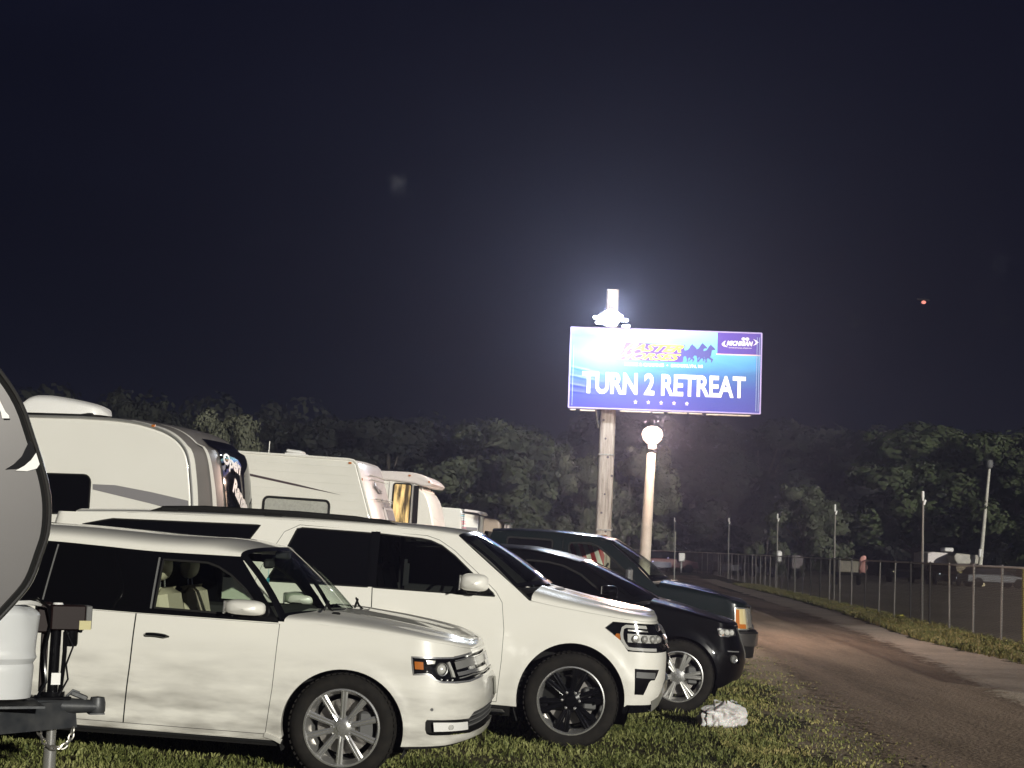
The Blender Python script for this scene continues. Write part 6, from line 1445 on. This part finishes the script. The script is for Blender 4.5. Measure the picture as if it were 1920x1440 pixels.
def tree(kind, seed, X, Y, H, wid, colr, label):
    key = (kind, seed)
    if key not in PROT:
        cr, tk = treeproto(seed, kind); PROT[key] = (cr, tk, {})
    cr, tk, cache = PROT[key]
    e = tag(empty('tree', (X, Y, hgt(X)-.1)), label, 'tree', GT); e.scale = (H/10*wid, H/10*wid, H/10); e.rotation_euler = (0, 0, (seed*1.7+X) % 6.28)
    if colr not in cache:
        c = cr.build('crown', LEAF[colr], e, True); t_ = tk.build('trunk', BARK, e); cache[colr] = (c.data, t_.data)
    else:
        for nm, dt in zip(('crown', 'trunk'), cache[colr]):
            o = bpy.data.objects.new(nm, dt); COL.objects.link(o); o.parent = e
LEAF = {'mid': leafmat('mid_green_leaves', (.080, .090, .056)), 'dark': leafmat('dim_lit_leaves', (.024, .026, .020)), 'pale': leafmat('pale_lit_leaves', (.125, .13, .090)), 'deep': leafmat('deep_green_leaves', (.056, .070, .034))}  # dark: light falling off with distance put into colour; pale: lamplit crowns
for (kind, seed, px, ytop, Y, wid, cl, lb) in (
    ('round', 1, 1722, 792, 140, 1.4, 'deep', 'broad round tree, largest on the right, between the leaning lamp pole and lower trees'),
    ('round', 2, 1915, 812, 132, 1.25, 'deep', 'large green tree cut by the right edge of the picture'),
    ('bushy', 3, 1508, 893, 128, 1.0, 'mid', 'smaller bushy green tree rising behind the second tall fence pole'),
    ('bushy', 4, 1440, 985, 122, .9, 'mid', 'low bushy tree between two tall fence poles, left of the smaller green tree'),
    ('bushy', 5, 1335, 968, 138, 1.5, 'dark', 'wide low dark tree above the far end of the fence'),
    ('round', 6, 935, 786, 150, 1.15, 'mid', 'tall grey-green tree rising behind the tan camper and green pickup'),
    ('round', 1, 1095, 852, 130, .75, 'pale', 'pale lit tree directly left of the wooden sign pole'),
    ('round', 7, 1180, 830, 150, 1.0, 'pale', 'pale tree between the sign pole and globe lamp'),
    ('round', 2, 1010, 830, 158, 1.0, 'mid', 'tree filling the gap left of the sign pole, behind the pale one'),
    ('tall', 8, 850, 830, 160, 1.3, 'dark', 'dark tree behind the lit camper'),
    ('bushy', 3, 965, 940, 126, 1.0, 'mid', 'low bushy tree just above the green pickup roof'),
    ('bushy', 4, 1070, 960, 118, .9, 'mid', 'low bush at the foot of the sign pole'),
    ('round', 6, 420, 775, 118, .62, 'pale', 'small pale tree just above the grey nose of the large camper'),
    ('round', 7, 270, 742, 185, .8, 'dark', 'dark tree above the large camper roof, right of its air conditioner'),
    ('round', 1, 610, 790, 175, 1.1, 'dark', 'dark tree behind the ribbed camper roof vent'),
    ('tall', 8, 735, 788, 170, 1.3, 'dark', 'dark upright tree behind the slanted front of the ribbed camper'),
    ('round', 2, 505, 808, 178, 1.1, 'dark', 'dark tree behind the ribbed camper, left of its roof vent'),
    ('round', 7, 1560, 800, 190, 1.3, 'dark', 'dark tall tree behind the smaller bushy green tree'),
    ('round', 6, 1430, 785, 195, 1.4, 'dark', 'dark tall tree right of the banner sign'),
    ('round', 1, 1300, 840, 190, 1.3, 'dark', 'dark tree below the banner, right of the globe lamp'),
    ('tall', 8, 1640, 800, 185, 1.3, 'dark', 'dark tree filling the gap left of the broad round tree'),
    ('bushy', 5, 1600, 960, 150, 1.2, 'dark', 'dark bushy undergrowth tree behind the fence blankets'),
    ('bushy', 4, 1830, 930, 146, 1.0, 'dark', 'dark low tree behind the far parked vehicles'),
    ('round', 2, 1150, 790, 200, 1.2, 'dark', 'dark tree behind the banner and the wooden pole')):
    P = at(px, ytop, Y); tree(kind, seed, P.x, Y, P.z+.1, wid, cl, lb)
fo = MA(); rd = random.Random(21)
x = -110
while x < 130:
    Y = 215+rd.uniform(-12, 14); top = 17.5+3.0*noise.noise(Vector((x*.03, 3, 0)))+2.0*noise.noise(Vector((x*.12, 9, 0)))
    z = 1.5
    while z < top: leaves(fo, (x+rd.uniform(-2, 2), Y+(z*.15), min(z, top)), rd.uniform(2.0, 3.4), 80, rd, .60); z += 2.3
    x += 2.1
tag(fo.build('forest', LEAF['dark'], None, True), 'far dark wood that closes the view behind the field', None, None, 'stuff')

# ================================================================ FAR VEHICLES
def simple_car(name, label, cat, px, Y, col, L=4.4, Wd=1.8, Hh=1.5, rot=0, van=False, lights=(), group='vehicles far beyond the fence'):
    P = at(px, 1060, Y); e = tag(empty(name, (P.x, Y, .005), Matrix.Rotation(R(rot), 3, 'Z')), label, cat, group)
    h = Hh; b_ = MA()
    low = [(-L/2, .35), (-L/2+.05, h*.62), (-L*.30, h*.66), (L*.22, h*.64), (L/2-.1, h*.52), (L/2, .36)]
    up = [(-L*.44, h*.63), (-L*.36, h*.97), (-L*.1, h), (L*.10, h*.97), (L*.24, h*.63)] if not van else [(-L*.47, h*.6), (-L*.46, h*.97), (0, h), (L*.25, h*.97), (L*.36, h*.6)]
    shell(b_, low[::-1], -Wd/2, Wd/2, .06); b_.build('body', mat('far_paint', col, .3, coat=.6), e)
    u = MA(); shell(u, up[::-1], -Wd/2+.12, Wd/2-.12, .06); u.build('cabin', M['privacy'], e)
    r_ = MA(); r_.box((-L*.1, 0, h), (L*.42, Wd-.4, .03), bev=.01); r_.build('roof', bpy.data.materials[-1] if False else mat('far_roof', col, .3, coat=.6), e)
    for x in (-L*.32, L*.32):
        for y in (-Wd/2+.1, Wd/2-.1): MA().lathe([(0, -.1), (.17, -.1), (.2, -.11), (.32, -.1), (.33, 0), (.32, .1), (0, .1)], 18, c=(x, y, .33)).build('wheel', M['tyre'], e)
    for (x, y, z, c_, s_) in lights:
        MA().box((x, y, z), (.10, .10, .09), bev=.02).build('headlight', emis('lamp_glint_glow', c_, s_), e)  # glowing boxes for far lamps, and for glints that are no lamps
    return e
simple_car('parked_car', 'dark far car with a pale headlamp showing between two fence posts', 'car', 1688, 118, (.03, .03, .035), rot=-100, lights=((2.2, -.6, .75, (1, .95, .6), 1.2), (2.2, .6, .7, (.5, .5, .5), .5)))
simple_car('parked_car', 'dark far car with bright bluish reflections below the pinkish camper', 'car', 1768, 112, (.02, .022, .025), rot=-95, lights=((2.2, -.6, .78, (.8, .95, 1), 1.0), (2.2, .55, .55, (.85, .95, 1), 1.0)))  # bluish reflections drawn as small glowing boxes
simple_car('parked_car', 'grey far car behind the fence near the right edge', 'car', 1862, 108, (.16, .165, .175), rot=8, Hh=1.35)
simple_car('parked_car', 'dark far car with bluish lamps left of the red pickup', 'car', 1224, 126, (.04, .04, .08), rot=-80, lights=((2.2, -.6, .8, (.6, .6, 1), 1.2), (2.2, .6, 1.1, (.55, .5, .9), .8)))
simple_car('pickup_truck', 'small dull red far pickup beside a white panel', 'pickup truck', 1254, 125, (.12, .025, .02), rot=5, Hh=1.6)
simple_car('parked_car', 'far dark car with a purple-white light near a tall thin pole', 'car', 1363, 120, (.03, .025, .04), rot=-85, lights=((2.2, -.4, 1.0, (.8, .7, 1), 1.5), (2.2, .5, .6, (.4, .4, .5), .5)))
simple_car('parked_car', 'faint dark far car with a small pale light, left of the white fence box', 'car', 1412, 118, (.04, .035, .035), rot=-70, lights=((2.2, -.5, .8, (.5, .5, .45), .5),))
P = at(1278, 1044, 124); a = MA(); a.box((0, 0, 1.2), (.45, .4, .65), bev=.03); a.box((0, 0, .45), (.1, .1, .9)); o = tag(a.build('portable_sign', M['white_plastic']), 'small white panel standing by the red far pickup', 'panel'); o.location = (P.x, 124, .0)
# pinkish pickup camper with tan pickup behind
P = at(1762, 1060, 130); e = tag(empty('camper', (P.x, 130, 0)), 'pinkish white far camper with a rooftop air conditioner, beside the leaning pole', 'camper', 'vehicles far beyond the fence')
a = MA(); shell(a, [(-1.0, 1.0), (-.98, 2.25), (-.5, 2.36), (.75, 2.30), (.82, 1.3), (.82, 1.0)], 0, 4.5, .08); a.build('body', M['camperpink'], e); a = MA(); a.box((.98, 1.5, 2.58), (.9, .8, .34), bev=.06); a.build('air_conditioner', M['white_plastic'], e); a = MA(); a.box((-.1, 2.0, .65), (1.6, 3.8, .6)); a.build('chassis', M['dark'], e)
for x in (-.8, .7): MA().lathe([(0, -.1), (.3, -.1), (.33, 0), (.3, .1), (0, .1)], 16, c=(x, .6, .33)).build('wheel', M['tyre'], e)
P = at(1811, 1060, 128); e = tag(empty('motorhome', (P.x, 128, 0)), 'grey and cream far motorhome seen from the front, touching the leaning pole', 'motorhome', 'vehicles far beyond the fence')
a = MA(); shell(a, [(-.95, 1.75), (-1.0, 2.1), (-.8, 2.32), (.9, 2.22), (1.0, 2.0), (1.0, 1.5), (-.7, 1.45)], -.2, 5, .1); a.build('overcab', mat('weathered_motorhome_roof', (.34, .32, .28), .5, var=(1.5, .7, (.6, .57, .5))), e)
a = MA(); shell(a, [(-.75, .45), (-.8, 1.48), (.95, 1.5), (.95, .7), (.7, .42)], .1, 4.8, .08); a.build('body', mat('tan_motorhome', (.34, .27, .17), .5, var=(1.2, .5)), e)
a = MA(); a.box((-.35, .03, .80), (.8, .06, .14), bev=.02); a.build('front_panel', mat('pale_yellow_panel', (.45, .38, .10), .5), e)
for x in (-.7, .8): MA().lathe([(0, -.1), (.3, -.1), (.33, 0), (.3, .1), (0, .1)], 16, c=(x, .7, .33)).build('wheel', M['tyre'], e)
P = at(1843, 1086, 110); a = MA(); a.lathe([(0, -.14), (.12, -.1), (.16, 0), (.12, .1), (0, .14)], 12, axis='z'); o = tag(a.build('lantern', emis('lantern_glow', (1, .85, .5), 1.0)), 'small warm round lantern low on the ground between far vehicles', 'lantern'); o.location = (P.x, 110, .16)
# aircraft light
P = at(1732, 563, 700); e = tag(empty('aircraft', P), 'distant aircraft showing a pinkish red light in the dark sky', 'aircraft')
a = MA(); a.tube([(-3, 0, 0), (-2, 0, .2), (0, 0, .3), (2, 0, .2), (2.6, 0, 0)], [.1, .4, .5, .35, .1], 10); a.box((0, 0, 0), (1.0, 5, .15)); a.box((-2.6, 0, .5), (.6, .12, .8)); a.build('fuselage', M['dark'], e)
a = MA(); a.lathe([(0, -.8), (.8, -.5), (1.05, 0), (.8, .5), (0, .8)], 14, axis='z', c=(0, 0, -.9)); a.build('beacon', emis('red_beacon', (1, .32, .25), 1.6), e)

# ================================================================ SKY, FLOODLIGHT KEY, AIR, CAMERA
w = bpy.data.worlds.new('World'); SC.world = w; w.use_nodes = True; t = w.node_tree; bg = t.nodes['Background']
sk = t.nodes.new('ShaderNodeTexSky'); sk.sky_type = 'NISHITA'; sk.sun_disc = False; SUN_EL, SUN_AZ = 12.0, 26.0
sk.sun_elevation = R(-4); sk.sun_rotation = R(180-SUN_AZ); sk.air_density = 1; sk.dust_density = .3; sk.ozone_density = 3
bg.inputs[1].default_value = 1.0
tc = t.nodes.new('ShaderNodeTexCoord'); n = t.nodes.new('ShaderNodeTexNoise'); n.inputs['Scale'].default_value = 3.2; n.inputs['Detail'].default_value = 8; n.inputs['Roughness'].default_value = .6; mpp = t.nodes.new('ShaderNodeMapping'); mpp.inputs['Scale'].default_value = (1, 1, 2.4); lk(t, tc.outputs['Generated'], mpp.inputs[0]); lk(t, mpp.outputs[0], n.inputs[0])
mr = t.nodes.new('ShaderNodeMapRange'); mr.inputs[1].default_value = .45; mr.inputs[2].default_value = .8; lk(t, n.outputs['Fac'], mr.inputs[0])
cm = t.nodes.new('ShaderNodeMix'); cm.data_type = 'RGBA'; cm.inputs[6].default_value = (.0013, .0019, .0075, 1); cm.inputs[7].default_value = (.0034, .0042, .0125, 1); lk(t, mr.outputs[0], cm.inputs[0])
last = cm.outputs[2]
nz = t.nodes.new('ShaderNodeTexNoise'); nz.inputs['Scale'].default_value = 95; nz.inputs['Detail'].default_value = 6; lk(t, tc.outputs['Generated'], nz.inputs[0])
for px, py, rad, am in ((750, 343, .012, .022), (1860, 492, .012, .016), (1607, 602, .009, .014), (1885, 585, .011, .010), (1480, 700, .02, .006)):
    dv = (at(px, py, 100)-EYEP).normalized()
    ds = t.nodes.new('ShaderNodeVectorMath'); ds.operation = 'DISTANCE'; ds.inputs[1].default_value = dv; lk(t, tc.outputs['Generated'], ds.inputs[0])
    mr_ = t.nodes.new('ShaderNodeMapRange'); mr_.interpolation_type = 'SMOOTHSTEP'; mr_.inputs[1].default_value = rad; mr_.inputs[2].default_value = 0; lk(t, ds.outputs['Value'], mr_.inputs[0])
    mm_ = t.nodes.new('ShaderNodeMath'); mm_.operation = 'MULTIPLY'; lk(t, mr_.outputs[0], mm_.inputs[0])
    sh_ = t.nodes.new('ShaderNodeMapRange'); sh_.inputs[1].default_value = .46; sh_.inputs[2].default_value = .75; sh_.inputs[4].default_value = am*2.2; lk(t, nz.outputs['Fac'], sh_.inputs[0]); lk(t, sh_.outputs[0], mm_.inputs[1])
    av = t.nodes.new('ShaderNodeVectorMath'); av.operation = 'ADD'; lk(t, last, av.inputs[0]); lk(t, mm_.outputs[0], av.inputs[1]); last = av.outputs[0]
sm = t.nodes.new('ShaderNodeVectorMath'); sm.operation = 'SCALE'; sm.inputs[3].default_value = .10; lk(t, sk.outputs[0], sm.inputs[0])
ad = t.nodes.new('ShaderNodeVectorMath'); ad.operation = 'ADD'; lk(t, last, ad.inputs[0]); lk(t, sm.outputs[0], ad.inputs[1]); lk(t, ad.outputs[0], bg.inputs[0])
S = bpy.data.lights.new('floodlight_sun', 'SUN'); S.energy = 3.75; S.angle = R(.6); S.color = (1.0, .97, .86); so = bpy.data.objects.new('floodlight_sun', S); COL.objects.link(so)  # stands for unseen floodlights behind the camera, not real sunlight
dirn = Vector((sin(R(SUN_AZ))*cos(R(SUN_EL)), -cos(R(SUN_AZ))*cos(R(SUN_EL)), sin(R(SUN_EL)))); so.rotation_euler = dirn.to_track_quat('Z', 'Y').to_euler(); so.location = dirn*60
hz = MA().box((0, 170, 11), (700, 350, 24)); ho = hz.build('haze', [], None, False); tag(ho, None, None, None, 'stuff')
m = bpy.data.materials.new('night_air'); m.use_nodes = True; t = m.node_tree; t.nodes.clear(); o = t.nodes.new('ShaderNodeOutputMaterial'); pv = t.nodes.new('ShaderNodeVolumePrincipled'); pv.inputs['Color'].default_value = (.58, .62, .92, 1); pv.inputs['Density'].default_value = .0024; pv.inputs['Anisotropy'].default_value = .76; lk(t, pv.outputs[0], o.inputs['Volume']); ho.data.materials.append(m)
cam = bpy.data.cameras.new('camera'); co = bpy.data.objects.new('camera', cam); COL.objects.link(co); cam.lens = 36*FPX/1920; cam.sensor_width = 36; cam.clip_end = 4000; cam.clip_start = .1
co.matrix_world = Matrix.Translation(EYEP) @ Matrix((_rt, _up, -_fw)).transposed().to_4x4(); SC.camera = co
SC.view_settings.view_transform = 'Standard'; SC.view_settings.look = 'None'; SC.view_settings.exposure = 0; SC.view_settings.gamma = 1
SC.cycles.max_bounces = 8; SC.cycles.transparent_max_bounces = 24; SC.cycles.volume_bounces = 0; SC.cycles.sample_clamp_indirect = 4; SC.cycles.use_denoising = True
SC.cycles.caustics_reflective = False; SC.cycles.caustics_refractive = False
